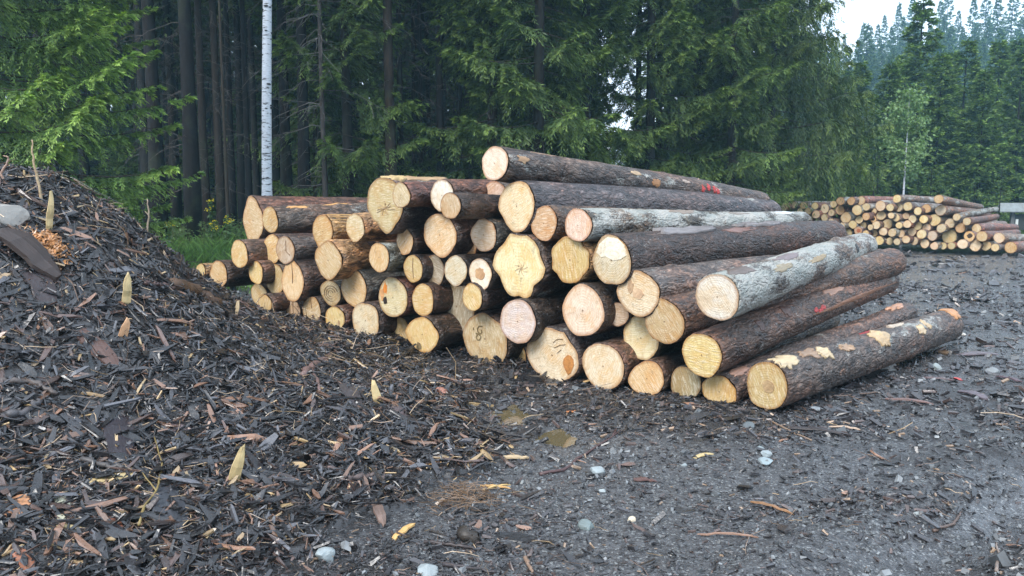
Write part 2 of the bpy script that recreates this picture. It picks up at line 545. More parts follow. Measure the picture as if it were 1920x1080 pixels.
# ------------------------------------------------------------------ logs
PROFILES = {
    'leaf': {0: 1, 45: .93, 80: 1.0, 110: 1.06, 145: .92, 180: 1, 215: .92, 262: 1.10, 300: .88},
    'heart': {0: .93, 35: .98, 60: .92, 90: .93, 118: 1.04, 150: 1.08, 180: 1, 210: .86, 240: .84, 272: 1.08, 300: .86, 335: .88},
    'fluted': {0: 1.03, 22: .86, 45: .93, 70: 1.0, 90: .93, 108: 1.03, 130: .90, 155: .99, 182: 1.03, 203: .84, 228: .88, 250: .93, 270: .88, 292: 1.0, 318: .80, 342: .98},
    'octagon': {0: .93, 22: 1.02, 45: .94, 68: 1.04, 90: .98, 112: 1.02, 135: .93, 158: 1.0, 180: .95, 205: 1, 225: .9, 250: 1, 270: .95, 292: 1, 315: .9, 338: .98},
    'pear': {0: .97, 35: .95, 60: .90, 90: 1.0, 120: .88, 150: .90, 180: 1.0, 215: 1.02, 250: 1.0, 280: 1.02, 315: 1.08},
    'lobed': {0: 1.0, 20: 1.0, 42: .93, 62: 1.0, 74: .92, 92: .94, 112: 1.04, 135: .95, 180: 1.0, 225: .92, 262: .97, 288: 1.06, 315: .97, 340: 1.0},
    'square': {0: .95, 40: 1.10, 90: .93, 138: 1.13, 180: .98, 220: 1.05, 270: .98, 320: 1.02},
    'wedge': {0: 1.0, 45: .98, 90: 1.0, 135: 1.02, 180: 1.0, 215: .93, 250: .95, 285: 1.06, 320: .98},
    'bean': {0: .93, 30: 1.02, 60: 1.04, 90: 1.0, 135: .98, 180: 1.0, 205: .88, 235: .93, 262: 1.0, 290: .98, 325: .88},
    'mitre': {0: .9, 30: .98, 62: 1.06, 90: 1.0, 130: .9, 165: .98, 200: 1.06, 240: .98, 270: .95, 310: .95},
    'tapered': {0: .98, 45: .94, 90: 1.02, 135: .95, 180: 1, 225: .93, 270: 1.05, 315: .93},
}

def profile_fn(name, seed):
    r = np.random.default_rng(seed)
    ph = r.uniform(0, 6.28, 5)
    am = np.array([.022, .016, .010, .008, .005]) * r.uniform(.6, 1.5, 5)
    def f(a):
        v = 1 + sum(am[i]*np.sin((i+2)*a+ph[i]) for i in range(5))
        if name:
            p = PROFILES[name]
            ks = sorted(p)
            img = np.degrees(math.pi - a) % 360
            v = v*np.interp(img, ks, [p[q] for q in ks], period=360)
        return v
    return f

class LogShape:
    """x runs along the log, angle goes round it"""
    def __init__(s, r, L, k=1.0, prof=None, seed=0, taper=.012, flare=.45):
        s.r, s.L, s.k, s.f, s.seed, s.taper, s.flare = r, L, k, profile_fn(prof, seed), seed, taper, flare
        q = np.random.default_rng(seed+5)
        s.knots = [(q.uniform(.2, L-.1), q.uniform(0, 6.28), q.uniform(.008, .022), q.uniform(.03, .06)) for _ in range(13)] if r > .08 else []
    def rad(s, x, a, bark=True):
        x, a = np.broadcast_arrays(np.asarray(x, float), np.asarray(a, float))
        e = np.exp(-x/s.flare)
        e2 = .35 + .65*e
        R = (s.r - s.taper*x) * (1 + (s.f(a)-1)*e2)
        c, sn = np.cos(a), np.sin(a)
        if bark:
            sc = s.r
            for (kx, ka, kh, kw) in s.knots:
                da = (a-ka+math.pi) % (2*math.pi) - math.pi
                R = R + kh*np.exp(-((x-kx)/kw)**2 - (da*sc/kw)**2)
            R = R + .010*fbm(x*1.1, c*sc*9, sn*sc*9, s.seed, 2) + .0045*fbm(x*9, c*sc*26, sn*sc*26, s.seed+3, 2)
        return R
    def pt(s, x, a, up=0.0, bark=True):
        R = s.rad(x, a, bark) + up
        e = np.exp(-np.asarray(x, float)/s.flare)
        lat = 1 + (s.k-1)*(.3 + .7*e)
        bow = .02*np.sin(np.asarray(x)*.8+s.seed)
        bow = bow - .02*math.sin(s.seed)
        return np.stack(np.broadcast_arrays(np.asarray(x, float), R*lat*np.cos(a), R*np.sin(a)+bow), -1)

def log_meshes(S, M=36, nring=60, inner=.955):
    a = np.linspace(0, 2*np.pi, M, endpoint=False)
    xs = np.linspace(0, S.L, nring)
    XX, AA = np.meshgrid(xs, a, indexing='ij')
    V = S.pt(XX, AA).reshape(-1, 3)
    n = len(V)
    V[:M, 0] += .012 + .012*fbm(np.cos(a)*5, np.sin(a)*5, 0, S.seed, 3)
    V[-M:, 0] -= .014 + .014*fbm(np.cos(a)*5, np.sin(a)*5, 1, S.seed, 3)
    i = np.arange(nring-1)[:, None]*M
    j = np.arange(M)[None]
    j2 = (j+1) % M
    Q = np.stack([i+j, i+M+j, i+M+j2, i+j2], -1).reshape(-1, 4)
    faces = [Q]
    # bark thickness at both sawn ends
    for e, x in ((0, 0.0), (1, S.L)):
        ring = V[(0 if e == 0 else (nring-1)*M):(M if e == 0 else nring*M)]
        c = ring.mean(0)
        inn = c + (ring-c)*inner
        base = len(V)
        V = np.vstack([V, inn])
        o = 0 if e == 0 else (nring-1)*M
        jj = np.arange(M)
        q = np.stack([o+jj, o+(jj+1) % M, base+(jj+1) % M, base+jj], -1)
        faces.append(q if e == 0 else q[:, ::-1])
    bark = new_mesh('bark', V, faces, None, True)
    cuts = []
    for e, x in ((0, 0.0), (1, S.L)):
        ring = S.pt(np.full(M, x), a)
        c = ring.mean(0)
        nr = 5
        fr = np.array([.25, .5, .75, .92, inner+.012])
        W = [c[None]]
        rd = [np.zeros(1)]
        for t in fr:
            W.append(c + (ring-c)*t)
            rd.append(np.full(M, min(t/inner, 1.0)))
        W = np.vstack(W)
        sgn = -1 if e == 0 else 1
        W[:, 0] = x + sgn*(.004 + .003*fbm(W[:, 1]*14, W[:, 2]*14, S.seed, 5, 2))
        W = W - (c if e == 1 else c)
        jj = np.arange(M)
        tri = np.stack([np.zeros(M, int), 1+(jj+1) % M, 1+jj], -1)
        qs = []
        for r_ in range(nr-1):
            o = 1 + r_*M
            qs.append(np.stack([o+jj, o+(jj+1) % M, o+M+(jj+1) % M, o+M+jj], -1))
        qs = np.concatenate(qs)
        if e == 0:
            qs = qs
        else:
            tri, qs = tri[:, ::-1], qs[:, ::-1]
        cuts.append((new_mesh('cut_face', W, [tri, qs], None, False, {'rad': np.concatenate(rd)}), c))
    return bark, cuts

def orient(P, d):
    d = unit(d)
    y = unit(np.cross([0, 0, 1.0], d))
    z = np.cross(d, y)
    return Matrix(((d[0], y[0], z[0], P[0]), (d[1], y[1], z[1], P[1]), (d[2], y[2], z[2], P[2]), (0, 0, 0, 1)))

BARKS = {   # tint r,g,b (multiplied by the bark pattern) and amount of pale lichen
    'dark': (.074, .056, .047, .36), 'grey': (.142, .122, .112, .48), 'red': (.15, .088, .070, .28),
    'white': (.17, .165, .15, .85), 'silver': (.15, .145, .125, .88), 'peel': (.46, .30, .14, .0),
    'brown': (.130, .092, .070, .40), 'mossy': (.11, .11, .088, .58), 'blue': (.105, .105, .115, .38),
}
WOODS = {
    'yellow': (.66, .50, .27), 'cream': (.72, .60, .41), 'white': (.77, .70, .58), 'orange': (.63, .41, .21),
    'tan': (.58, .45, .28), 'pink': (.66, .48, .34), 'grey': (.47, .40, .28), 'gold': (.66, .48, .235),
}

LOGS = {}
def make_log(P, d, r, L, bark, wood, label, group, k=1.0, prof=None, seed=0, M=36, nring=50, dirt=.6, taper=.012, name='log', flare=.45):
    root = bpy.data.objects.new(name, None)
    root.empty_display_size = .2
    col.objects.link(root)
    tag(root, label, 'log', group)
    root.matrix_world = orient(P, d)
    S = LogShape(r, L, k, prof, seed, taper, flare)
    bm_, cuts = log_meshes(S, M, nring)
    b = link('bark', bm_, MB, root)
    rr = np.random.default_rng(seed+99)
    t = BARKS[bark]
    v = rr.uniform(.8, 1.2)
    b.color = (t[0]*v, t[1]*v*rr.uniform(.95, 1.05), t[2]*v*rr.uniform(.93, 1.07), t[3])
    for e, (me, c) in enumerate(cuts):
        o = link('cut_face', me, MC, root)
        o.location = tuple(c)
        w = WOODS[wood]
        v = rr.uniform(.76, 1.08)
        if e == 1:
            v *= .8
        o.color = (w[0]*v, w[1]*v*rr.uniform(.94, 1.04), w[2]*v*rr.uniform(.85, 1.15), dirt*rr.uniform(.5, 1.1))
    return root, S

GRP = 'spruce logs stacked in the near pile'
# centre x, centre y, width, height of the sawn face in the photo; how far it stands out; bark; wood; outline; far end; label
NEAR = [
 (475,414,40,88,-.30,'red','gold','leaf',None,'flared pointed butt log at the top left corner of the near pile'),
 (507,412,30,50,.28,'grey','gold',None,(700,400),'small oval log jutting out beside the flared pointed butt, purple brown bark behind'),
 (449,476,32,55,.05,'brown','gold',None,None,'log below the flared pointed butt, on the left edge of the near pile'),
 (511,466,34,57,-.25,'brown','gold',None,None,'log half covered by its split faced neighbour, below the small oval log'),
 (535,469,36,52,.20,'grey','tan',None,None,'log with a notched cracked face, below the small oval log at left'),
 (605,434,40,66,.0,'peel','gold','tapered',None,'tall faced log with debarked yellow wood showing in strips'),
 (666,427,36,55,.05,'peel','cream',None,None,'pale ringed log lying against the debarked yellow log in the upper left'),
 (724,384,74,106,.24,'grey','tan','heart',None,'big heart shaped butt log with dark star crack, resting on its point'),
 (752,366,34,49,.42,'red','tan',None,(828,372),'small fuzzy edged log in front of the big heart shaped butt'),
 (829,366,44,62,.22,'red','white',None,(935,372),'whitish log on the upper layer, partly behind a smaller yellow ringed one'),
 (845,385,39,50,.52,'dark','yellow',None,None,'yellow ringed log with ragged rim standing out in front of the whitish one'),
 (927,374,52,72,-.30,'grey','pink',None,None,'pinkish log wedged directly below the topmost log of the near pile'),
 (928,306,50,67,.12,'grey','cream',None,(1425,383),'topmost long log of the near pile with grey bark and red paint mark'),
 (969,388,70,99,.05,'blue','cream','bean',(1437,402),'large irregular oval log just under the topmost log, bluish grey bark'),
 (1020,419,51,66,.05,'brown','orange',None,None,'clean round orange tan log between the large irregular oval and the whitish barked log'),
 (1084,422,52,64,.12,'silver','pink',None,(1505,411),'long log with whitish lichen covered bark lying across the pile top right'),
 (681,475,33,50,-.22,'brown','gold',None,None,'log half hidden behind a golden oval one, left of the pile middle'),
 (711,483,39,57,.22,'mossy','gold',None,None,'golden oval log with dark mossy bark, standing out left of the pile middle'),
 (759,453,32,52,.05,'dark','yellow',None,None,'narrow oval log below the point of the heart shaped butt'),
 (785,432,36,54,-.25,'brown','tan',None,None,'tan log tucked behind the left side of a wide round creamy log'),
 (825,441,65,81,.10,'brown','yellow','wedge',None,'wide round creamy log below the whitish and yellow ringed pair'),
 (875,462,38,51,-.20,'dark','orange',None,None,'small orange log with a chipped corner behind the thick rimmed log'),
 (907,440,50,63,.10,'mossy','tan',None,None,'log with thick grey rim round a tan centre, left of the large irregular oval'),
 (973,500,102,126,.10,'brown','cream','fluted',None,'biggest butt log with deeply fluted outline in the middle of the near pile'),
 (1069,488,80,88,.05,'peel','gold','octagon',None,'eight sided rough sawn golden log below the whitish barked log'),
 (1147,488,76,95,.10,'dark','cream',None,(1560,447),'thick log with two tone sawn face and loose grey bark slabs'),
 (616,488,52,75,.25,'peel','gold','tapered',None,'tall egg shaped golden log below the debarked yellow one'),
 (480,511,27,45,-.05,'brown','gold',None,None,'narrow golden log in the third layer near the left edge of the near pile'),
 (410,514,38,50,.0,'dark','orange',None,None,'leftmost brownish log of the near pile beside the mulch heap'),
 (377,507,22,26,-.35,'peel','gold',None,None,'thin debarked pale log behind the leftmost brownish one'),
 (516,524,36,60,-.25,'brown','yellow',None,None,'log half hidden by the golden log with the brown centre streak'),
 (549,527,45,79,.18,'brown','gold','tapered',None,'tall golden log with a brown streak down the centre of its face'),
 (486,552,32,44,-.25,'dark','yellow',None,None,'yellowish log behind a small one near the mulch at the left'),
 (497,569,27,36,.22,'brown','gold',None,None,'small golden log just above the mulch at the left end of the near pile'),
 (550,580,27,42,-.05,'dark','tan',None,None,'small brown streaked log on the ground below the tall golden one'),
 (585,584,35,58,.05,'dark','yellow',None,None,'bottom layer yellow log with narrow pointed face, third from the left'),
 (620,549,39,50,.0,'mossy','tan','wedge',None,'log with dark curled rings drawn on its tan face'),
 (664,541,49,71,.0,'mossy','yellow',None,None,'large greenish yellow log beside the orange stained one'),
 (628,598,38,48,.12,'brown','yellow',None,None,'short oval log on the ground, left of the square faced one'),
 (686,601,51,70,.10,'dark','cream','square',None,'square faced bottom layer log with small brown scar'),
 (737,558,57,76,.05,'red','cream',None,None,'log with an orange painted stain and a dark hole in its face'),
 (775,504,38,52,.05,'dark','yellow',None,None,'log with a fine vertical crack above the orange stained one'),
 (815,507,38,60,-.12,'dark','grey',None,None,'greyish shaded log between the cracked one and the whitish oval'),
 (855,508,43,61,.08,'dark','white',None,None,'smooth whitish oval log left of the orange centred one'),
 (901,514,43,62,.10,'dark','white',None,None,'whitish ragged log with an orange brown centre beside the fluted butt'),
 (793,562,42,63,.03,'dark','yellow',None,None,'yellowish log right of the orange stained one'),
 (856,575,72,96,-.28,'dark','grey','wedge',None,'large greyish log set back behind small ones, left of the round pale log'),
 (886,557,38,53,.15,'dark','yellow',None,None,'small yellowish log below the orange centred whitish one'),
 (750,621,40,54,-.18,'dark','gold',None,None,'golden log partly behind the wide oval bottom log'),
 (792,627,64,69,.12,'dark','gold','tapered',None,'wide oval golden bottom log with a grey smudge low on its face'),
 (909,634,87,104,-.05,'dark','yellow','pear',None,'pear shaped bottom log with a dark scribbled number on its face'),
 (971,603,69,85,.20,'dark','white',None,None,'round pale log with whitish rings below the fluted butt'),
 (968,670,40,54,-.32,'dark','gold',None,None,'small shaded golden log squeezed between two big bottom butts'),
 (1035,666,102,107,.05,'grey','cream','lobed',None,'big lobed bottom butt with an orange brown patch on its right'),
 (1093,582,82,99,.08,'dark','cream',None,None,'large round cream log right of the lobed butt, second layer'),
 (1159,589,40,48,-.10,'dark','pink',None,None,'smallest pinkish log between the large cream log and the brown centred one'),
 (1131,687,79,93,.10,'brown','cream',None,None,'large pale yellow bottom log with bleached rim, right of the lobed butt'),
 (1196,550,79,91,.10,'grey','cream','wedge',(1600,497),'round log with a brown patch near its centre and purplish bark'),
 (1202,634,70,83,-.15,'mossy','cream',None,None,'shaded cream log half hidden behind the round golden log'),
 (1246,603,78,86,.12,'brown','gold',None,(1672,486),'round golden log with thin dark rim beneath the pale barked long log'),
 (1214,710,70,70,.05,'brown','gold','mitre',None,'golden bottom log with flattened mitred outline'),
 (1285,719,59,67,-.05,'mossy','grey',None,None,'small dull brownish bottom log below the long log with red mark'),
 (1345,557,84,90,.25,'silver','white',None,(1618,468),'long pale barked log with a bright white face lying on the right slope'),
 (1316,666,79,84,.15,'brown','yellow',None,(1660,527),'long brown barked log with a red paint mark and mossy far end'),
 (1349,735,67,68,.0,'grey','gold','octagon',(1700,583),'golden rough edged bottom log second from the right end'),
 (1438,723,79,96,.05,'grey','yellow',None,(1778,602),'rightmost ground log with a round dark heart and torn bark patches'),
]
placed = []
for i, (cx, cy, w, h, stg, bk, wd, pf, far, lab) in enumerate(NEAR):
    r_ = ray(cx, cy)
    P, t = on_face(cx, cy, stg, FACE_P, DIR)
    depth = float(np.dot(P-CAMP, CAMF))
    R = h/2*depth/F_PX
    L = 4.05 + .25*math.sin(i*2.3)
    d = DIR.copy()
    if far is not None:
        L = 4.9 if far[0] > 1400 and cx < 1000 else 4.3
        rf = ray(*far)
        b = -2*np.dot(rf, P-CAMP)
        a_ = np.dot(rf, rf)
        c_ = np.dot(P-CAMP, P-CAMP) - L*L
        disc = b*b-4*a_*c_
        if disc > 0 and cx > 900:
            T2 = (-b+math.sqrt(disc))/(2*a_)
            d = unit(CAMP + T2*rf - P)
        elif cx < 900:
            d = unit(DIR + np.array([.0, .0, .03]))
    else:
        d = unit(DIR + LAT*.02*math.sin(i*1.7))
    phi = (cx-960)/F_PX
    th = math.atan2(d[0], d[1])
    pred = math.cos(th) + phi*math.sin(th)
    k = float(np.clip((w/h)/pred, .8, 1.25))
    vis = far is not None
    placed.append((P, d, R, k, stg))
    root, S = make_log(P, d, R, L, bk, wd, lab, GRP, k, pf, 100+i, 40 if R > .1 else 30, 90 if vis else 40, dirt=.9, taper=.004 if vis else .01)
    LOGS[i] = (root, S)

def surf_patch(root, S, name, x0, a0, dx, da, color, rise=.004, seed=0, curl=0.0, label=None, mat=None, ragged=.5, n=34):
    """a patch that follows the round of a log: bare wood, paint, a loose slab of bark; edges closed down onto the log"""
    r = np.random.default_rng(seed)
    th = np.linspace(0, 2*np.pi, n, endpoint=False)
    out = 1 + ragged*(1.5*fbm(np.cos(th)*2.6, np.sin(th)*2.6, seed*1.3, seed, 3) + .28*r.uniform(-1, 1, n))
    rings = [(0, 1, 0), (.5, 1, 0), (.85, 1, curl*.4), (1, 1, curl), (1.03, -.6, 0)]
    V, F = [], []
    V.append(S.pt(np.array([x0]), np.array([a0]), rise))
    for (f, up, cu) in rings[1:]:
        xx = x0 + dx*f*out*np.cos(th)
        aa = a0 + da*f*out*np.sin(th)
        hh = rise*up + cu*(.5+.5*np.sin(2*th+seed)) + .25*rise*r.uniform(-1, 1, n)*(f < 1.01)
        V.append(S.pt(np.clip(xx, .003, S.L-.003), aa, hh))
    V = np.vstack(V)
    j = np.arange(n)
    F3 = [np.stack([np.zeros(n, int), 1+j, 1+(j+1) % n], -1)]
    F4 = [np.stack([1+q*n+j, 1+(q+1)*n+j, 1+(q+1)*n+(j+1) % n, 1+q*n+(j+1) % n], -1) for q in range(len(rings)-2)]
    o = link(name, new_mesh(name, V, F3+F4, None, True), mat or MTINT, root)
    o.color = (*color, 1)
    if label:
        o['label'] = label
    return o

def by(lab):
    for i, l in enumerate(NEAR):
        if lab in l[-1]:
            return LOGS[i]
    raise KeyError(lab)
R_ = math.radians
# angles round a log: 90 is its top, 180 its right side as seen from the sawn faces
BARE, PALE, RUST = (.48, .32, .17), (.50, .39, .24), (.40, .20, .09)
rt, S = by('topmost long log')
for x, a, dx, da, c in ((.20, 165, .07, .22, (.42, .27, .15)), (.55, 118, .16, .12, (.30, .2, .14)), (1.95, 150, .09, .16, (.5, .36, .22)),
                        (2.3, 178, .07, .28, RUST), (2.9, 150, .07, .13, (.45, .36, .30))):
    surf_patch(rt, S, 'bare_wood', x, R_(a), dx, da, c, .004, int(x*100))
for x, a in ((3.25, 172), (3.38, 162), (3.5, 168), (3.58, 176)):
    surf_patch(rt, S, 'paint_mark', x, R_(a), .035, .30, (.45, .04, .035), .003, int(x*77), label='red sprayed paint stroke')
rt, S = by('thick log with two tone')
for x, a, dx, da in ((1.05, 102, .42, .34), (2.15, 100, .2, .3), (2.55, 108, .26, .15)):
    surf_patch(rt, S, 'bark_slab', x, R_(a), dx, da, (.19, .175, .175), .012, int(x*31), .018, label='loose grey bark slab', ragged=.5)
surf_patch(rt, S, 'bare_wood', 1.9, R_(125), .3, .2, (.17, .09, .07), .003, 5)
rt, S = by('long brown barked log')
for x, a, dx, da, c in ((2.45, 120, .2, .3, (.28, .16, .11)), (.75, 140, .05, .3, (.10, .05, .035)), (1.3, 128, .06, .35, (.1, .05, .035)),
                        (3.9, 118, .16, .4, (.25, .15, .11))):
    surf_patch(rt, S, 'bare_wood', x, R_(a), dx, da, c, .004, int(x*51))
for x, a in ((1.85, 165), (1.95, 172), (2.02, 163)):
    surf_patch(rt, S, 'paint_mark', x, R_(a), .05, .13, (.42, .04, .035), .003, int(x*77), label='red sprayed paint mark')
surf_patch(rt, S, 'bare_wood', 2.9, R_(178), .9, .13, (.22, .10, .05), .004, 19)
rt, S = by('rightmost ground log')
for x, a, dx, da, c in ((.14, 108, .15, .5, PALE), (.78, 122, .09, .3, PALE), (1.15, 128, .10, .22, (.40, .27, .17)), (1.95, 128, .16, .45, (.50, .36, .2)),
                        (2.95, 140, .08, .3, (.55, .42, .26)), (3.2, 128, .05, .35, (.5, .38, .24)), (2.6, 92, .17, .2, (.55, .46, .36)), (4.18, 110, .09, .6, (.5, .26, .12)), (.55, 112, .12, .3, (.3, .2, .13))):
    surf_patch(rt, S, 'torn_patch', x, R_(a), dx, da, c, .008, int(x*61), .01, ragged=.6)
surf_patch(rt, S, 'paint_mark', 1.95, R_(85), .14, .13, (.30, .03, .03), .005, 3, label='dark red painted fleck')
rt, S = by('golden rough edged bottom')
surf_patch(rt, S, 'torn_patch', .22, R_(110), .12, .3, (.42, .24, .17), .006, 4)
surf_patch(rt, S, 'torn_patch', 3.9, R_(95), .18, .4, (.5, .28, .18), .012, 9, .02)
rt, S = by('long pale barked log with a bright white')
for x, a, dx, da, c in ((.3, 105, .2, .35, (.13, .10, .085)), (1.4, 110, .3, .25, (.17, .13, .13)), (1.05, 140, .2, .2, (.30, .25, .16)), (3.4, 160, .05, .25, (.03, .03, .03)), (2.0, 150, .25, .15, (.36, .27, .15))):
    surf_patch(rt, S, 'bark_patch', x, R_(a), dx, da, c, .003, int(x*91))
rt, S = by('whitish lichen covered')
for x, a, dx, da, c in ((1.5, 110, .22, .3, (.25, .2, .16)), (2.6, 120, .2, .15, (.22, .18, .15)), (3.7, 110, .2, .3, (.5, .52, .52))):
    surf_patch(rt, S, 'bark_patch', x, R_(a), dx, da, c, .003, int(x*91))
rt, S = by('small oval log jutting')
for x, a, dx, da in ((.35, 120, .14, .16), (1.0, 108, .2, .12)):
    surf_patch(rt, S, 'bare_wood', x, R_(a), dx, da, (.6, .33, .13), .004, int(x*77))
rt, S = by('debarked yellow wood showing')
for q in range(6):
    surf_patch(rt, S, 'wood_strip', .55, R_(110+14*q), .5, .035, (.58, .36, .14), .006, q, ragged=.1)
rt, S = by('big heart shaped')
surf_patch(rt, S, 'torn_patch', .12, R_(92), .13, .45, (.55, .40, .2), .012, 4, .02)
surf_patch(rt, S, 'torn_patch', .5, R_(100), .3, .3, (.45, .30, .17), .01, 8, .01)

# marks on the sawn faces: thin slivers laid on the face plane (local y points left in the picture, z up)
def face_mark(root, S, name, pts, color, label=None, width=None):
    """pts in fractions of the face radius, x to the right and y up as seen; a filled outline, or a stroke when width is given"""
    P = np.array(pts, float)
    if width:
        T = unit(np.gradient(P, axis=0))
        Nn = np.stack([-T[:, 1], T[:, 0]], -1)*width
        P = np.vstack([P+Nn, (P-Nn)[::-1]])
    Y, Z = -P[:, 0]*S.r*S.k, P[:, 1]*S.r
    c = np.array([Y.mean(), Z.mean()])
    n = len(P)
    top = np.stack([np.full(n, -.0095), Y, Z], -1)
    bot = np.stack([np.full(n, -.001), Y, Z], -1)
    j = np.arange(n)
    sides = np.stack([j, (j+1) % n, n+(j+1) % n, n+j], -1)
    if width:
        h_ = n//2
        q = np.array([(i, i+1, n-2-i, n-1-i) for i in range(h_-1)])
        F = [sides, q]
        V = np.vstack([top, bot])
    else:
        V = np.vstack([top, bot, [[-.0095, c[0], c[1]]]])
        F = [sides, np.stack([np.full(n, 2*n), j, (j+1) % n], -1)]
    o = link(name, new_mesh(name, V, F), MTINT, root)
    o.color = (*color, 1)
    if label:
        o['label'] = label
    return o
def blob(cx, cy, rx, ry, n=12, seed=0, rag=.15):
    r = np.random.default_rng(seed)
    a = np.linspace(0, 2*np.pi, n, endpoint=False)
    m = 1 + rag*r.uniform(-1, 1, n)
    return np.stack([cx+rx*m*np.cos(a), cy+ry*m*np.sin(a)], -1)
rt, S = by('orange painted stain')
face_mark(rt, S, 'paint_stain', blob(-.48, .42, .11, .27, seed=1, rag=.3), (.80, .28, .05), 'orange paint smear')
face_mark(rt, S, 'paint_stain', blob(-.70, .10, .14, .30, seed=2, rag=.3), (.68, .36, .16), 'faint orange paint smear')
face_mark(rt, S, 'hole', blob(-.50, -.18, .13, .19, seed=3), (.035, .025, .02), 'dark hole in the wood')
rt, S = by('big lobed bottom')
face_mark(rt, S, 'stain', blob(.60, -.22, .19, .34, seed=5), (.46, .20, .06), 'orange brown resin patch')
for q in ([(.05, .45), (.2, .6), (.4, .62)], [(.1, .28), (.3, .4), (.5, .45)], [(.2, .1), (.35, .25)]):
    face_mark(rt, S, 'crack', q, (.20, .13, .07), width=.010)
rt, S = by('big heart shaped')
for q in range(9):
    a = q*.7+.2 + .25*math.sin(q*5)
    face_mark(rt, S, 'crack', [(-.05, -.12), (-.05+.2*math.cos(a), -.12+.14*math.sin(a)), (-.05+(.32+.1*(q % 3))*math.cos(a+.15), -.12+.26*math.sin(a+.15))], (.40, .28, .16), width=.007)
rt, S = by('dark scribbled number')
K = (.20, .15, .07)
face_mark(rt, S, 'number_mark', [(-.08, .42), (-.22, .42), (-.30, .32), (-.28, .2), (-.18, .14), (-.1, .2), (-.14, .3)], K, 'dark painted scribble', width=.022)
face_mark(rt, S, 'number_mark', [(-.38, .14), (-.25, .12), (-.15, .04), (-.2, -.08), (-.3, -.1), (-.36, 0), (-.3, .08)], K, width=.022)
face_mark(rt, S, 'number_mark', [(-.48, .34), (-.46, .24)], K, width=.016)
rt, S = by('grey smudge low')
face_mark(rt, S, 'smudge', blob(-.18, -.68, .14, .22, seed=6, rag=.25), (.25, .19, .10))
rt, S = by('rightmost ground log')
face_mark(rt, S, 'heartwood', blob(.08, -.02, .27, .25, n=18, seed=7, rag=.07), (.44, .30, .16), 'round darker heart of the wood')
rt, S = by('brown patch near its centre')
face_mark(rt, S, 'stain', blob(-.34, .22, .14, .28, seed=8, rag=.25), (.48, .32, .19))
face_mark(rt, S, 'stain', blob(.05, -.02, .24, .22, seed=9, rag=.2), (.62, .42, .26))
rt, S = by('orange brown centre')
face_mark(rt, S, 'stain', blob(-.02, .05, .36, .36, n=16, seed=10, rag=.22), (.55, .33, .17))
rt, S = by('two tone')
face_mark(rt, S, 'fresh_cut', [(-.74, .28), (-.5, .1), (-.25, .14), (.1, .0), (.45, .06), (.72, .22), (.62, .62), (.3, .86), (-.2, .9), (-.6, .62)], (.80, .72, .56), 'bright freshly sawn upper part')
rt, S = by('biggest butt log')
for q in range(8):
    a = q*.8
    face_mark(rt, S, 'crack', [(.1, -.05), (.1+.12*math.cos(a), -.05+.12*math.sin(a)), (.1+.24*math.cos(a+.3), -.05+.22*math.sin(a+.3))], (.58, .44, .27), width=.006)
rt, S = by('dark curled rings')
for q in (.25, .45, .65):
    aa = np.linspace(.3, 5.0, 12)
    face_mark(rt, S, 'ring_line', np.stack([q*np.cos(aa)+.1*q, q*.9*np.sin(aa)-.05], -1), (.17, .12, .07), width=.02)
for key, pts in (('fine vertical crack', [(.02, .8), (-.02, .2), (.03, -.7)]), ('brown streak down', [(-.02, .85), (.03, .3), (0, -.1)]),
                 ('small brown streaked', [(0, .7), (.04, -.4)]), ('notched cracked', [(.1, .7), (.12, -.1), (.5, -.35)]),
                 ('narrow pointed face', [(-.05, .85), (.02, .2)])):
    rt, S = by(key)
    face_mark(rt, S, 'crack', pts, (.22, .13, .06), width=.02)
rt, S = by('square faced')
face_mark(rt, S, 'scar', blob(.42, -.3, .1, .22, seed=14, rag=.25), (.42, .28, .15))

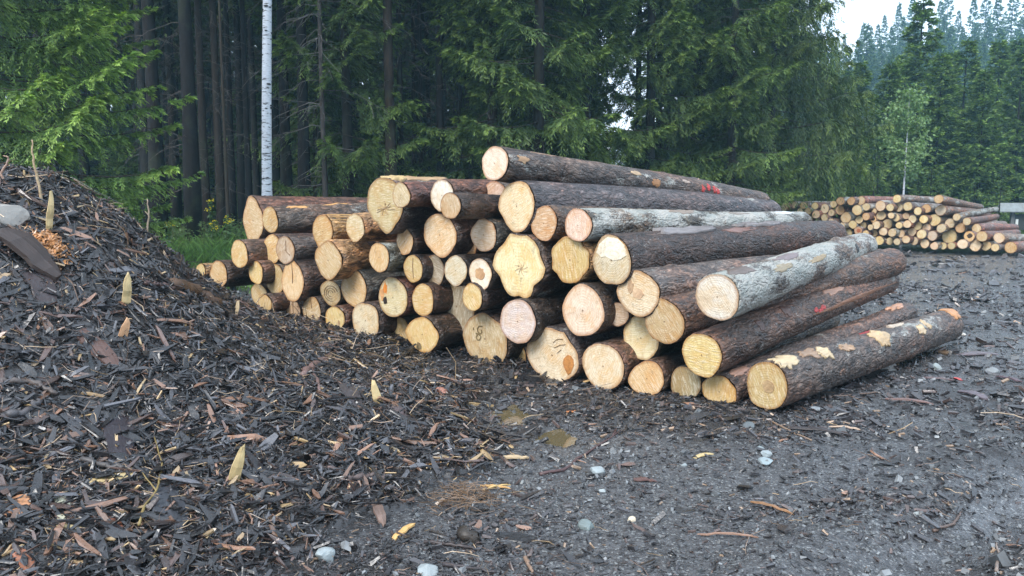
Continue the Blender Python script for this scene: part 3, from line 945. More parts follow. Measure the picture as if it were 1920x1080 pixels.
# ------------------------------------------------------------------ far stack
AX2 = math.radians(50)
DIR2 = np.array([math.sin(AX2), math.cos(AX2), 0])
_p = _flat_hit(1895, 474, .12)
ROWS = [
 ('top', [(1471,388,15,0),(1488,384,13,0),(1506,385,14,0),(1528,386,14,0),(1546,391,18.5,0),(1563,383,13.5,0),(1576,377,16,1),(1596,377,16,1),(1614,376,17,0),(1682,372.5,16,0),(1760,373,17,2)]),
 ('second', [(1500,396,12,0),(1515,396,14,0),(1530,402,16,0),(1559,399,13,0),(1575,394,18,1),(1607,394,20,0),(1624,388,15,0),(1639,396,11,0),(1651,386,20,0),(1669,389,14.5,0),(1685,389,16,0),(1702,387,17,0),(1721,396,15,0),(1737,391,17,1),(1764,394,21,3),(1794,407,14,2)]),
 ('third', [(1516,411,11,0),(1534,414,12,0),(1546,408,14,0),(1559,416,13,0),(1586,408,21,0),(1611,412,15,0),(1624,406,15,1),(1637,411,13,4),(1652,404,18,0),(1671,404,12,0),(1680,408,15,0),(1699,405,13,0),(1711,411,15,3),(1732,411,16,0),(1752,412.5,23,0),(1781,419,18,0),(1813,415,15,2)]),
 ('fourth', [(1528,426,12,0),(1544,428,17,0),(1578,424,13.5,0),(1599,421,16,0),(1619,422.5,13,0),(1632,426,11,3),(1643,422,16,0),(1664,420,19,0),(1686,422.5,13,0),(1701,420,15,0),(1721,423,17,0),(1737.5,427,15.5,0),(1765,428,17,0),(1801,427.5,18.5,1),(1831,428,17,0)]),
 ('fifth', [(1538,445,17,0),(1564,430,17,0),(1591,436,15,0),(1609,433,16,5),(1623,438,13,0),(1639,437,14,0),(1656,434,16,3),(1673,436,16,0),(1689,438,15,0),(1710,435,16,0),(1728,439,18,0),(1748,442,19,3),(1780,443,27,0),(1817.5,443,20,4),(1841,443,20,0),(1873,446,20,0)]),
 ('lowest', [(1553,449,16,0),(1577,446,16,0),(1594,452,14,0),(1612,452,15,0),(1631,451,14,0),(1649,451,17,0),(1668,452,14,0),(1682,453,13,0),(1699,449,15,0),(1714,452,16,0),(1734,457,17,0),(1752,461,15,0),(1768,461,14,0),(1784,461,14,0),(1805,457.5,19,3),(1828,460,23,0),(1849,461,18,0),(1866,464,15,0),(1895,464,22,1)]),
]
ORD = ['first', 'second', 'third', 'fourth', 'fifth', 'sixth', 'seventh', 'eighth', 'ninth', 'tenth', 'eleventh', 'twelfth', 'thirteenth', 'fourteenth', 'fifteenth', 'sixteenth', 'seventeenth', 'eighteenth', 'nineteenth']
FARW = {0: 'yellow', 1: 'orange', 2: 'tan', 3: 'cream', 4: 'orange', 5: 'orange'}
TONE = {0: 'yellowish', 1: 'orange tinted', 2: 'tan', 3: 'pale', 4: 'dark centred', 5: 'reddish centred'}
FAR_END = {(1760,373): (1838,388), (1794,407): (1868,393), (1813,415): (1868,408), (1831,428): (1904,426), (1841,443): (1906,437), (1873,446): (1960,449), (1764,394): (1850,405)}
q = 0
for rn, items in ROWS:
    for j, (cx, cy, dd, tone) in enumerate(items):
        q += 1
        P, t = on_face(cx, cy, .22*math.sin(q*1.9), _p, DIR2)
        depth = float(np.dot(P-CAMP, CAMF))
        R = dd/2*depth/F_PX
        d = unit(DIR2 + np.array([.0, .0, .004*math.sin(q)]))
        L = 4.0
        if (int(cx), int(cy)) in FAR_END:
            rf = ray(*FAR_END[(int(cx), int(cy))])
            b = -2*np.dot(rf, P-CAMP)
            a_ = np.dot(rf, rf)
            for L in (4.0, 4.3, 4.8):
                c_ = np.dot(P-CAMP, P-CAMP) - L*L
                disc = b*b-4*a_*c_
                if disc > 0:
                    d = unit(CAMP + (-b+math.sqrt(disc))/(2*a_)*rf - P)
                    break
        lab = f"{TONE[tone]} distant stack log, {ORD[j]} from the left in its {rn} row"
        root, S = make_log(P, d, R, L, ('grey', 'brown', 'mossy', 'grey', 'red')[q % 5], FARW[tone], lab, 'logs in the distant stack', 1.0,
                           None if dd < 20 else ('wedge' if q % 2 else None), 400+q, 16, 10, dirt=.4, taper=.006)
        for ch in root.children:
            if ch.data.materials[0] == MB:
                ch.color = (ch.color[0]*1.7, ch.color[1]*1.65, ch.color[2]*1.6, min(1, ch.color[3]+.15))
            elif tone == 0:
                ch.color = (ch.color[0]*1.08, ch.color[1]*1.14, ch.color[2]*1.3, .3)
        if tone in (4, 5):
            face_mark(root, S, 'rotten_heart' if tone == 4 else 'heart_stain', blob(.1, .1, .5, .45, seed=q), (.07, .045, .03) if tone == 4 else (.42, .14, .07))

# ------------------------------------------------------------------ mulch heap
def hex_chips(P, N, L, W, T, C, seed, bent=False, tilt=.45):
    """bark chips, each a closed jittered slab lying roughly along the surface"""
    r = np.random.default_rng(seed)
    n = len(P)
    N = unit(N + tilt*r.normal(size=(n, 3)))
    A = unit(np.cross(N, r.normal(size=(n, 3))))
    B = np.cross(N, A)
    if bent:
        secs = [(-.5, .55), (-.05, 1.0), (.5, .5)]
    else:
        secs = [(-.5, .8), (.5, .65)]
    V = []
    bend = r.uniform(-.22, .3, n)
    for (x, wd) in secs:
        for (y, z) in ((-.5, -.5), (.5, -.5), (.5, .5), (-.5, .5)):
            xx = (x + r.uniform(-.13, .13, n))*L
            yy = y*wd*W*r.uniform(.55, 1.25, n)
            zz = z*T*r.uniform(.6, 1.3, n) - bend*(2*x)**2*L*.35 + (abs(y) > .4)*0
            V.append(P + A*xx[:, None] + B*yy[:, None] + N*zz[:, None])
    m = len(V)
    V = np.stack(V, 1)
    F = [(3, 2, 1, 0)] if False else [(0, 1, 2, 3)]
    for s_ in range(len(secs)-1):
        o = 4*s_
        for a in range(4):
            b = (a+1) % 4
            F.append((o+b, o+a, o+4+a, o+4+b))
    o = 4*(len(secs)-1)
    F.append((o+3, o+2, o+1, o))
    F = np.array(F)
    Q = (np.arange(n)[:, None, None]*m + F[None]).reshape(-1, 4)
    cc = np.repeat(C, m, axis=0)*r.uniform(.8, 1.2, (n*m, 1))
    return V.reshape(-1, 3), Q, cc

def surf_normal(x, y, e=.02, fn=surf):
    dx = (fn(x+e, y)-fn(x-e, y))/(2*e)
    dy = (fn(x, y+e)-fn(x, y-e))/(2*e)
    return unit(np.stack([-dx, -dy, np.ones_like(dx)], -1))

def mulch_amount(x, y):
    g = ground_h(x, y)
    hh, rp = heap_h(x, y)
    over = np.maximum(hh - g, rp)
    return sstep(-.005, .03, over - .030 + .03*fbm(x*2.2, y*2.2, 0, 61, 3))*puddle_mask(x, y, 1.6)

# the mound itself
hx = graded(-9.5, 2.6, 215, -1.6, 2.2)
hy = graded(.9, 13.5, 215, 3.5, 2.2)
HX, HY = np.meshgrid(hx, hy)
hz = surf(HX, HY) + .018*fbm(HX*18, HY*18, 0, 77, 3)
under = mulch_amount(HX, HY)
hz = np.where(under > .25, hz + .006, hz - .06)
ih = np.arange(hx.size*hy.size).reshape(hy.size, hx.size)
qh = np.stack([ih[:-1, :-1], ih[:-1, 1:], ih[1:, 1:], ih[1:, :-1]], -1).reshape(-1, 4)
keep = (under.ravel()[qh] > .05).any(1)
qh = qh[keep]
used, inv = np.unique(qh, return_inverse=True)
hc = np.stack([.016*np.ones(hx.size*hy.size)]*3, -1)*(1+.5*fbm(HX*7, HY*7, 0, 5, 2)).reshape(-1, 1)*np.array([1.0, .9, .88])
heap = link('mulch_heap', new_mesh('mulch_heap', np.stack([HX, HY, hz], -1).reshape(-1, 3)[used], [inv.reshape(-1, 4)], hc[used], True), MCHIP)
tag(heap, 'big wet heap of dark shredded bark and wood mulch at the left', 'mulch heap')

def scatter(n, rmin, rmax, amin, amax, seed, dens):
    r = np.random.default_rng(seed)
    rr = rmin*(rmax/rmin)**r.random(n)
    aa = r.uniform(amin, amax, n)
    x, y = rr*np.sin(aa), rr*np.cos(aa)
    k = r.random(n) < dens(x, y)
    return x[k], y[k], rr[k], r

def chip_colors(r, x, y, n, red=0.0):
    u = r.random(n)
    brown = np.clip(.5 + .9*fbm(x*.9, y*.9, 0, 88, 2) + sstep(-.7, -2.6, x/np.maximum(y, 1)*2.6)*.35, 0, 1)
    base = np.array([.011, .0105, .012])[None]*(.55 + 1.5*r.random((n, 1)))
    c = base
    sel = u < .05 + .21*brown
    c = np.where(sel[:, None], np.array([.075, .046, .038])*(.5 + 1.1*r.random((n, 1))), c)
    sel = u < .06 + .06*brown
    c = np.where(sel[:, None], np.array([.19, .105, .068])*(.6 + .8*r.random((n, 1))), c)
    sel = u < .012 + .022*brown
    c = np.where(sel[:, None], np.array([.46, .32, .16])*(.6 + .6*r.random((n, 1))), c)
    sel = u > .93
    c = np.where(sel[:, None], np.array([.085, .085, .095])*(.7 + .6*r.random((n, 1))), c)
    return c

AL, AR = -1.05, .25
bag = Bag()
# small shreds, several layers deep
x, y, rr, r = scatter(118000, 1.9, 12.5, AL, AR, 11, mulch_amount)
n = len(x)
N = surf_normal(x, y)
z = surf(x, y) + r.uniform(-.002, .022, n)*np.clip(rr/3, .7, 1.8)
s = np.clip(rr/3.2, .8, 2.3)*r.lognormal(-.1, .6, n)
L = .028*np.minimum(s, 3.6)
V, Q, C = hex_chips(np.stack([x, y, z], -1), N, L, L*r.uniform(.07, .30, n), L*r.uniform(.05, .14, n), chip_colors(r, x, y, n), 12)
bag.add(V, [Q], C)
# larger curled strips
x, y, rr, r = scatter(15000, 1.9, 11.5, AL, AR, 13, mulch_amount)
n = len(x)
N = surf_normal(x, y)
s = np.clip(rr/3.4, .8, 1.7)*r.lognormal(0, .4, n)
L = .066*np.minimum(s, 2.3)
z = surf(x, y) + .008 + r.uniform(0, .03, n)
V, Q, C = hex_chips(np.stack([x, y, z], -1), N, L, L*r.uniform(.10, .38, n), L*r.uniform(.05, .1, n), np.minimum(chip_colors(r, x, y, n)*.8, np.array([.32, .22, .12])), 14, True, .35)
bag.add(V, [Q], C)
x, y, rr, r = scatter(3000, 1.9, 11.5, AL, AR, 15, mulch_amount)
n = len(x)
L = .15*np.clip(rr/3.6, .8, 1.35)*np.minimum(r.lognormal(0, .35, n), 1.5)
cs = np.minimum(chip_colors(r, x, y, n)*1.1, np.array([.38, .27, .14]))
V, Q, C = hex_chips(np.stack([x, y, surf(x, y)+.018+r.uniform(0, .02, n)], -1), surf_normal(x, y), L, L*r.uniform(.06, .22, n), L*r.uniform(.03, .06, n), cs, 16, True, .18)
bag.add(V, [Q], C)
chips = link('bark_chips', bag.mesh('bark_chips'), MCHIP, heap)
chips['kind'] = 'stuff'

# thin twigs and rootlets
def twigs(n, seed, dens, region, ln, rad, cols, up=.5):
    x, y, rr, r = scatter(n, region[0], region[1], region[2], region[3], seed, dens)
    n = len(x)
    L = ln*r.lognormal(0, .5, n)*np.clip(rr/3.5, .8, 2)
    R = rad*np.clip(rr/3.2, .8, 2.2)*r.uniform(.6, 1.4, n)
    N = surf_normal(x, y)
    A = unit(np.cross(N, r.normal(size=(n, 3))) + N*r.uniform(-.1, up, (n, 1)))
    B = unit(np.cross(A, N + .3*r.normal(size=(n, 3))))
    C = np.cross(A, B)
    ns, sd = 5, 3
    P0 = np.stack([x, y, surf(x, y) + .012 + .3*L*up*.3], -1)
    bend = r.uniform(-.35, .35, n)
    V = []
    for i in range(ns):
        t = i/(ns-1)-.5
        cen = P0 + A*(L*t)[:, None] + B*(bend*L*(t*t*2-.25) + .05*L*r.uniform(-1, 1, n))[:, None] + C*(.06*L*r.uniform(-1, 1, n))[:, None]
        w = R*(1-.5*abs(t+.2))
        for k in range(sd):
            a = 2*math.pi*k/sd
            V.append(cen + (B*math.cos(a) + C*math.sin(a))*w[:, None])
    V = np.stack(V, 1)
    F = []
    for i in range(ns-1):
        for k in range(sd):
            k2 = (k+1) % sd
            F.append((i*sd+k, i*sd+k2, (i+1)*sd+k2, (i+1)*sd+k))
    F = np.array(F)
    Q = (np.arange(n)[:, None, None]*(ns*sd)+F[None]).reshape(-1, 4)
    pick = np.array(cols)[r.integers(0, len(cols), n)]*r.uniform(.7, 1.3, (n, 1))
    return V.reshape(-1, 3), Q, np.repeat(pick, ns*sd, axis=0)
TW = [(.05, .035, .03), (.11, .07, .05), (.20, .13, .08), (.34, .24, .14), (.03, .025, .025)]
b2 = Bag()
V, Q, C = twigs(9000, 21, mulch_amount, (1.9, 11, AL, AR), .10, .0016, TW, .6)
b2.add(V, [Q], C)
tw = link('twigs', b2.mesh('twigs'), MCHIP, heap)
tw['kind'] = 'stuff'

# ------------------------------------------------------------------ litter and gravel on the yard
def yard_amount(x, y):
    q = (x-1.99)*(-.616) + (y-5.9)*(-.788)
    t = (x-1.99)*(-.788) + (y-5.9)*(.616)
    inpile = (q < -.3)*(q > -4.2)*(t > -.2)*(t < 8.3)
    cl = sstep(-.25, .35, fbm(x*1.3, y*1.3, 0, 91, 3)) * .75 + .25
    near_pile = np.exp(-((q-.3)/.7)**2)*(t > -.6)
    slick = sstep(5.2, 7.5, y)*sstep(2.6, 4.2, x-.28*(y-7))
    a = (1-.85*np.exp(-((x - (1.86 + 1.25*(y-3.28)))/.26)**4)*sstep(5.4, 4.5, y))*np.clip(cl + near_pile, 0, 1)*(1-.8*mulch_amount(x, y))*(1-.45*slick)
    return a*(1-inpile)*puddle_mask(x, y, .65)
bag = Bag()
x, y, rr, r = scatter(92000, 2.3, 17, -.5, .75, 31, yard_amount)
n = len(x)
N = surf_normal(x, y)
s = np.clip(rr/3.2, .8, 4.0)*r.lognormal(0, .5, n)
L = .014*s
cc = np.array([.020, .019, .021])*(.4+1.8*r.random((n, 1)))
u = r.random(n)
cc = np.where((u < .2)[:, None], np.array([.07, .048, .042])*(.6+.9*r.random((n, 1))), cc)
cc = np.where((u < .035)[:, None], np.array([.26, .18, .12])*(.6+.8*r.random((n, 1))), cc)
V, Q, C = hex_chips(np.stack([x, y, surf(x, y)+.003*s], -1), N, L, L*r.uniform(.2, .6, n), L*r.uniform(.10, .30, n), cc, 32, False, .35)
bag.add(V, [Q], C)
x, y, rr, r = scatter(9000, 7, 30, .15, .75, 38, lambda x, y: sstep(-.2, .4, fbm(x*.5, y*1.2, 0, 93, 3))*(yard_amount(x, y) > .01))
n = len(x)
L = .05*np.clip(rr/9, .8, 2.4)*r.lognormal(0, .45, n)
cc = np.array([.035, .032, .034])*(.4+1.8*r.random((n, 1)))
V, Q, C = hex_chips(np.stack([x, y, surf(x, y)+.2*L*.3], -1), surf_normal(x, y), L, L*r.uniform(.3, .9, n), L*r.uniform(.12, .35, n), cc, 39, False, .3)
bag.add(V, [Q], C)
x, y, rr, r = scatter(5200, 2.2, 24, -.6, .95, 33, lambda x, y: yard_amount(x, y)**1.6)
n = len(x)
L = .055*np.clip(rr/3.6, .7, 2.6)*r.lognormal(0, .45, n)
cc = chip_colors(r, x, y, n)*1.2
V, Q, C = hex_chips(np.stack([x, y, surf(x, y)+.008], -1), surf_normal(x, y), L, L*r.uniform(.1, .5, n), L*r.uniform(.05, .1, n), cc, 34, True, .16)
bag.add(V, [Q], C)
V, Q, C = twigs(1600, 35, yard_amount, (2.3, 14, -.5, .9), .09, .0016, TW, .15)
bag.add(V, [Q], C)
lit = link('bark_litter', bag.mesh('bark_litter'), MCHIP)
tag(lit, 'scattered wet bark crumbs and splinters over the muddy yard', 'litter', kind='stuff')

x, y, rr, r = scatter(33000, 2.2, 22, -.55, .8, 36, lambda x, y: np.clip(yard_amount(x*1.3+4, y*1.3)*.9, 0, 1)*(1-.9*mulch_amount(x, y)))
n = len(x)
L = .0085*np.clip(rr/3.2, .8, 3.2)*r.lognormal(0, .5, n)
g = .09 + .16*r.random((n, 1))**2.2
cc = g*np.array([.93, .99, 1.03])
V, Q, C = hex_chips(np.stack([x, y, surf(x, y)+.2*L], -1), surf_normal(x, y), L, L*r.uniform(.6, .95, n), L*r.uniform(.45, .8, n), cc, 37, False, .5)
grv = link('gravel', new_mesh('gravel', V, [Q], C), MSTONE)
tag(grv, 'small pale and grey gravel stones trodden into the mud', 'gravel', kind='stuff')

# ------------------------------------------------------------------ single pieces lying about
def mound(px, py):
    p = hit(px, py)
    return p

def plank_piece(a, b, width, thick, color, name, label, cat, seed=0, mode='lie', lift=.012, parts=None, curve=.1):
    lift = lift*.45
    """a ragged flat splinter or slab between two points of the photo, laid on what is under it"""
    A = hit(*a)
    if mode == 'stand':
        rb = ray(*b)
        t = A[1]/rb[1]
        B = CAMP + rb*t
        A = A - unit(B-A)*.05
    else:
        B = hit(*b)
        A[2] += lift
        B[2] += lift
    r = np.random.default_rng(seed)
    d = B-A
    Ln = np.linalg.norm(d)
    T = d/Ln
    Nn = surf_normal(np.array([A[0]]), np.array([A[1]]))[0] if mode == 'lie' else unit(np.array([-A[0]*.3, -1, .2]))
    W = unit(np.cross(T, Nn))
    Nn = np.cross(W, T)
    dist = np.linalg.norm(A-CAMP)
    wd = width*dist/F_PX
    n = 8
    ts = np.linspace(0, 1, n)
    edge = [np.interp(ts, [0, .18, .5, .8, 1], [r.uniform(.35, .9), r.uniform(.75, 1.05), r.uniform(.85, 1.1), r.uniform(.6, 1.0), r.uniform(.05, .5)]) for _ in (0, 1)]
    V = []
    for i, t in enumerate(ts):
        wl, wr = wd*.5*edge[0][i]*r.uniform(.92, 1.08), wd*.5*edge[1][i]*r.uniform(.92, 1.08)
        c = A + d*t + Nn*(curve*Ln*.5*math.sin(math.pi*t) + .004*r.uniform(-1, 1)) + W*wd*.04*r.uniform(-1, 1)
        th = thick*r.uniform(.7, 1.2)
        off = r.uniform(-.07, .07)*Ln if i in (0, n-1) else 0
        V += [c-W*wl+T*off, c+W*wr-T*off, c+W*wr*.92+Nn*th, c+Nn*th*1.35, c-W*wl*.92+Nn*th]
    V = np.array(V)
    F = []
    for i in range(n-1):
        for k in range(5):
            k2 = (k+1) % 5
            F.append((i*5+k, i*5+k2, (i+1)*5+k2, (i+1)*5+k))
    cen = A.copy()
    fr = np.stack([T, W, Nn], -1)
    me = new_mesh(name, (V-cen)@fr, [np.array(F)[:, ::-1], np.array([[0, 1, 2, 3, 4]]), np.array([[4, 3, 2, 1, 0]])+(n-1)*5])
    o = link(name, me, MTINT)
    o.matrix_world = Matrix.Translation(Vector(cen)) @ Matrix(fr.tolist()).to_4x4()
    o.color = (*color, 1)
    tag(o, label, cat)
    return o

def stick(pts, width, color, name, label, cat, mode='lie', taper=.5, sides=7, seed=0, lift=.01, fork=None):
    P = [hit(*pts[0])]
    for q in pts[1:]:
        if mode == 'stand':
            rb = ray(*q)
            P.append(CAMP + rb*(P[0][1]/rb[1]))
        else:
            P.append(hit(*q))
    P = np.array(P)
    if mode == 'stand':
        P[0] -= unit(P[1]-P[0])*.04
    else:
        P[:, 2] += lift
    n = 14
    t = np.linspace(0, len(P)-1, n)
    Q = np.stack([np.interp(t, np.arange(len(P)), P[:, k]) for k in range(3)], -1)
    r = np.random.default_rng(seed)
    dist = np.linalg.norm(P[0]-CAMP)
    R = width/2*dist/F_PX
    Q[1:-1] += r.uniform(-1, 1, (n-2, 3))*R*.5
    cen = Q[0].copy()
    bg = Bag()
    V, F = tube(Q-cen, R*np.linspace(1, taper, n)*r.uniform(.8, 1.2, n), sides)
    bg.add(V, F)
    if fork:
        fi, (fx, fy) = fork
        if mode == 'stand':
            rb = ray(fx, fy)
            e = CAMP + rb*(P[0][1]/rb[1])
        else:
            e = hit(fx, fy)
            e[2] += lift
        S0 = Q[fi]
        QQ = np.array([S0 + (e-S0)*u for u in np.linspace(0, 1, 6)])
        QQ[1:-1] += r.uniform(-1, 1, (4, 3))*R*.4
        V, F = tube(QQ-cen, R*np.linspace(.7, .3, 6), sides)
        bg.add(V, F)
    o = link(name, bg.mesh(name, True), MTINT)
    o.location = tuple(cen)
    o.color = (*color, 1)
    tag(o, label, cat)
    return o

def rock(px, py, wpx, color, label, seed, squash=.65, name='stone'):
    p = hit(px, py)
    dist = np.linalg.norm(p-CAMP)
    R = wpx/2*dist/F_PX
    import bmesh
    bm = bmesh.new()
    bmesh.ops.create_icosphere(bm, subdivisions=3, radius=1)
    V = np.array([v.co[:] for v in bm.verts])
    F = np.array([[v.index for v in f.verts] for f in bm.faces])
    bm.free()
    r = np.random.default_rng(seed)
    # chop with a few planes for a broken look
    for q in range(9):
        nn = unit(r.normal(size=3))
        dd = V@nn
        lim = r.uniform(.55, .85)
        V = V - np.maximum(dd-lim, 0)[:, None]*nn*.9
    V = V*(1+.16*fbm(V[:, 0]*2.2, V[:, 1]*2.2, V[:, 2]*2.2, seed, 4))[:, None]
    V = V*np.array([1.1, r.uniform(.75, 1), squash])
    me = new_mesh(name, V*R, [F])
    o = link(name, me, MROCK)
    o.location = (p[0], p[1], p[2]+R*squash*.25)
    o.rotation_euler = (r.uniform(-.2, .2), r.uniform(-.2, .2), r.uniform(0, 6))
    o.color = (*color, 1)
    tag(o, label, 'stone')
    return o

YEL, CRM, ORG, PNK, BRN, DRK, RED_ = (.50, .39, .20), (.62, .53, .33), (.55, .29, .12), (.42, .26, .19), (.13, .08, .06), (.035, .029, .03), (.24, .10, .065)
PP = plank_piece
PP((234,574),(241,512),15,.006,YEL,'wood_splinter','yellow splinter standing upright on the slope of the mulch heap','splinter',1,'stand')
PP((91,436),(96,358),11,.006,YEL,'wood_splinter','yellow splinter standing upright beside the orange crumbs near the heap top','splinter',2,'stand')
PP((163,906),(266,897),24,.008,YEL,'wood_slab','wide yellow wood slab lying flat in the front of the mulch','wood slab',3)
PP((437,906),(455,836),19,.008,YEL,'wood_splinter','large yellow splinter with forked tip lying in the middle of the mulch','splinter',4,'stand')
PP((711,757),(698,714),18,.008,YEL,'wood_splinter','broad yellow splinter leaning up in front of the log pile','splinter',5,'stand')
PP((737,1014),(779,986),15,.008,(.58,.36,.14),'wood_chip','orange yellow chip at the lower edge of the mulch','wood chip',6)
PP((18,975),(52,935),40,.012,(.45,.22,.11),'bark_piece','thick orange brown curved bark piece at the lower left corner','bark piece',7,'lie',.03)
PP((122,985),(112,922),24,.008,(.50,.50,.38),'wood_splinter','pale greenish white splinter with frayed top near the lower left','splinter',8)
PP((88,993),(168,996),9,.006,YEL,'wood_splinter','thin yellow sliver lying level below the pale greenish splinter','splinter',9)
PP((222,1014),(204,968),24,.008,RED_,'bark_piece','reddish pointed bark flake at the bottom left','bark piece',10)
PP((228,640),(238,596),16,.006,(.50,.30,.17),'wood_splinter','pinkish orange splinter standing on the brown part of the heap','splinter',11,'stand')
PP((2,440),(112,530),44,.03,(.042,.031,.028),'bark_slab','large dark brown bark slab sloping down at the left edge of the heap','bark slab',12,'lie',.05)
PP((60,515),(98,580),40,.012,(.05,.04,.042),'bark_slab','dark bark slab hanging below the larger slab at the left edge','bark slab',13,'lie',.03)
PP((148,622),(222,700),32,.015,(.12,.072,.06),'bark_slab','long reddish brown bark slab in the middle left of the heap','bark slab',14)
PP((222,785),(228,880),46,.012,(.035,.03,.036),'bark_slab','flat dark violet bark slab above the wide yellow wood slab','bark slab',15,'lie',.02,None,.04)
PP((306,808),(368,806),36,.008,(.13,.10,.105),'bark_piece','greyish violet square bark piece right of the heap middle','bark piece',16,'lie',.02,None,.05)
PP((300,915),(338,1000),52,.01,(.05,.055,.065),'bark_slab','wet bluish black bark slab near the bottom of the mulch','bark slab',17,'lie',.02,None,.04)
PP((718,756),(778,802),22,.01,(.10,.08,.085),'bark_piece','grey violet bark strip running down from the broad yellow splinter','bark piece',18)
PP((748,790),(776,818),16,.01,(.08,.09,.11),'bark_piece','short bluish bark strip beside the grey violet strip','bark piece',19)
PP((640,720),(672,775),30,.01,(.06,.055,.06),'bark_slab','dark curved bark slab in the mulch left of the broad yellow splinter','bark slab',41)
PP((700,938),(720,990),20,.01,(.16,.11,.09),'bark_piece','brown bark strip standing near the lower right edge of the mulch','bark piece',20)
PP((1480,808),(1592,822),16,.012,DRK,'bark_slab','long curled dark bark slab on the ground in front of the rightmost log','bark slab',21,'lie',.03,None,.12)
PP((1556,806),(1612,812),8,.006,(.45,.33,.24),'wood_splinter','pinkish splinter resting on the long curled dark bark slab','splinter',22,'lie',.05)
PP((1302,860),(1338,853),11,.006,YEL,'wood_chip','small bright yellow chip on the gravel below the pile','wood chip',23)
PP((1188,902),(1230,904),13,.006,(.11,.062,.055),'bark_piece','reddish brown bark flake on the gravel left of the small yellow chip','bark piece',24)
PP((1408,943),(1484,966),9,.008,(.26,.14,.07),'wood_splinter','brown orange splinter lying on the gravel at the lower right','splinter',25)
PP((1310,1006),(1422,1011),6,.006,(.28,.17,.12),'wood_splinter','long thin brown splinter near the bottom on the gravel','splinter',26)
PP((900,914),(955,918),7,.006,(.50,.30,.12),'wood_splinter','orange splinter at the mulch edge above the brown root tangle','splinter',27)
PP((905,922),(957,912),5,.006,(.56,.38,.16),'wood_splinter','thin golden splinter crossing the orange one at the mulch edge','splinter',28)
PP((942,860),(994,862),13,.01,(.45,.34,.21),'wood_chip','pale ragged wood chunk at the mulch edge below the puddle','wood chip',29)
PP((1062,774),(1085,774),8,.006,(.50,.20,.08),'wood_chip','small orange chip beside the rear puddle','wood chip',30)
PP((795,876),(842,870),10,.008,(.50,.28,.10),'wood_chip','orange brown chip in the mulch left of the pale ragged chunk','wood chip',31)
PP((25,1032),(66,1079),20,.012,(.30,.13,.08),'bark_piece','long reddish bark strip at the bottom left corner','bark piece',32)
PP((248,1060),(302,1046),12,.006,YEL,'wood_splinter','yellow splinter at the very bottom of the mulch','splinter',33)
PP((0,944),(52,950),6,.006,YEL,'wood_splinter','thin yellow sliver at the left edge below the orange brown bark','splinter',42)
PP((1655,650),(1724,646),14,.012,(.10,.075,.08),'bark_piece','bark piece lying flat near the far end of the rightmost log','bark piece',34)
PP((1800,668),(1868,666),16,.012,(.12,.10,.11),'bark_piece','wet bark slab on the slick ground beyond the rightmost log','bark piece',35)
PP((1730,710),(1790,716),10,.01,(.10,.07,.075),'bark_piece','thin bark slab on the ground right of the white stones','bark piece',36)
PP((1800,735),(1852,752),18,.012,(.12,.10,.115),'bark_piece','violet grey bark slab on the wet ground at the right side','bark piece',37)
PP((1660,750),(1750,760),9,.01,(.16,.10,.09),'bark_piece','pinkish bark sliver in front of the rightmost log','bark piece',38)
PP((1870,708),(1915,718),12,.01,(.09,.06,.07),'bark_piece','dark bark slab at the right edge of the picture','bark piece',39)
PP((1800,563),(1845,566),5,.008,(.30,.18,.12),'bark_piece','brown bark splinter on the wet ground behind the log ends','bark piece',40)
PP((1790,710),(1803,714),9,.003,(.50,.06,.05),'fallen_leaf','small red leaf on the dark ground at the right','leaf',43)
PP((500,884),(560,880),18,.01,(.03,.03,.036),'bark_piece','dark bark strip in the mulch right of the forked yellow splinter','bark piece',44)
PP((455,760),(500,752),22,.01,(.085,.085,.10),'bark_piece','pale grey bark flake on the dark slope below the log pile','bark piece',45)
stick([(78,384),(70,330),(62,298),(60,262)],5,(.40,.30,.18),'stick','thin pale stick standing upright on the top of the heap','stick','stand',.4,6,1)
stick([(10,345),(2,322),(14,306),(16,294),(6,292)],4,(.36,.24,.18),'root','small curled root sticking up at the left edge of the heap','root','stand',.5,6,2)
stick([(276,440),(279,405),(276,373)],3.5,(.33,.27,.20),'twig','bent twig standing where the heap meets the grass','twig','stand',.5,6,3,.01,(7,(272,396)))
stick([(140,330),(165,336),(182,350),(190,372)],4,(.12,.09,.06),'root','dark bowed root arching over the crest of the heap','root','lie',.5,6,4,.08)
stick([(200,383),(232,396),(262,404)],6,(.20,.14,.11),'stick','brown stick lying along the right crest of the heap','stick','lie',.6,6,44,.03)
stick([(1012,893),(1060,882),(1100,852),(1140,826),(1163,810)],7,(.085,.05,.05),'branch','long thin brown branch lying on gravel below the puddles','branch','lie',.45,7,5,.012,(11,(1156,806)))
stick([(448,884),(470,910),(492,936)],6,(.46,.33,.2),'stick','thin tan stick beside the forked yellow splinter','stick','lie',.5,6,6,.02)
stick([(568,712),(592,690),(620,672)],15,(.17,.11,.10),'root','thick brown root lying in the mulch left of the log pile','root','lie',.8,9,7,.03,(5,(600,742)))
stick([(326,540),(352,548),(378,556),(412,574)],24,(.115,.068,.042),'wood_chunk','rotten brown wood chunk poking from the right slope of the heap','wood chunk','lie',.9,9,8,.03)
stick([(270,536),(300,540),(326,544)],9,(.10,.062,.055),'stick','brown stick leading into the rotten wood chunk','stick','lie',.8,7,9,.02)
stick([(820,736),(838,748)],14,(.32,.16,.12),'wood_chunk','small pinkish brown wood stub on the mulch near the log pile','wood chunk','lie',1,9,10,.02)
stick([(262,1000),(275,960),(296,930),(305,885),(290,832)],5,(.24,.18,.07),'stem','crooked yellowish plant stem over the front of the mulch','stem','lie',.5,6,11,.04,(6,(268,900)))
stick([(0,722),(60,726),(108,748)],10,(.10,.085,.08),'branch','grey brown branch lying at the left edge of the mulch','branch','lie',.7,8,12,.03)
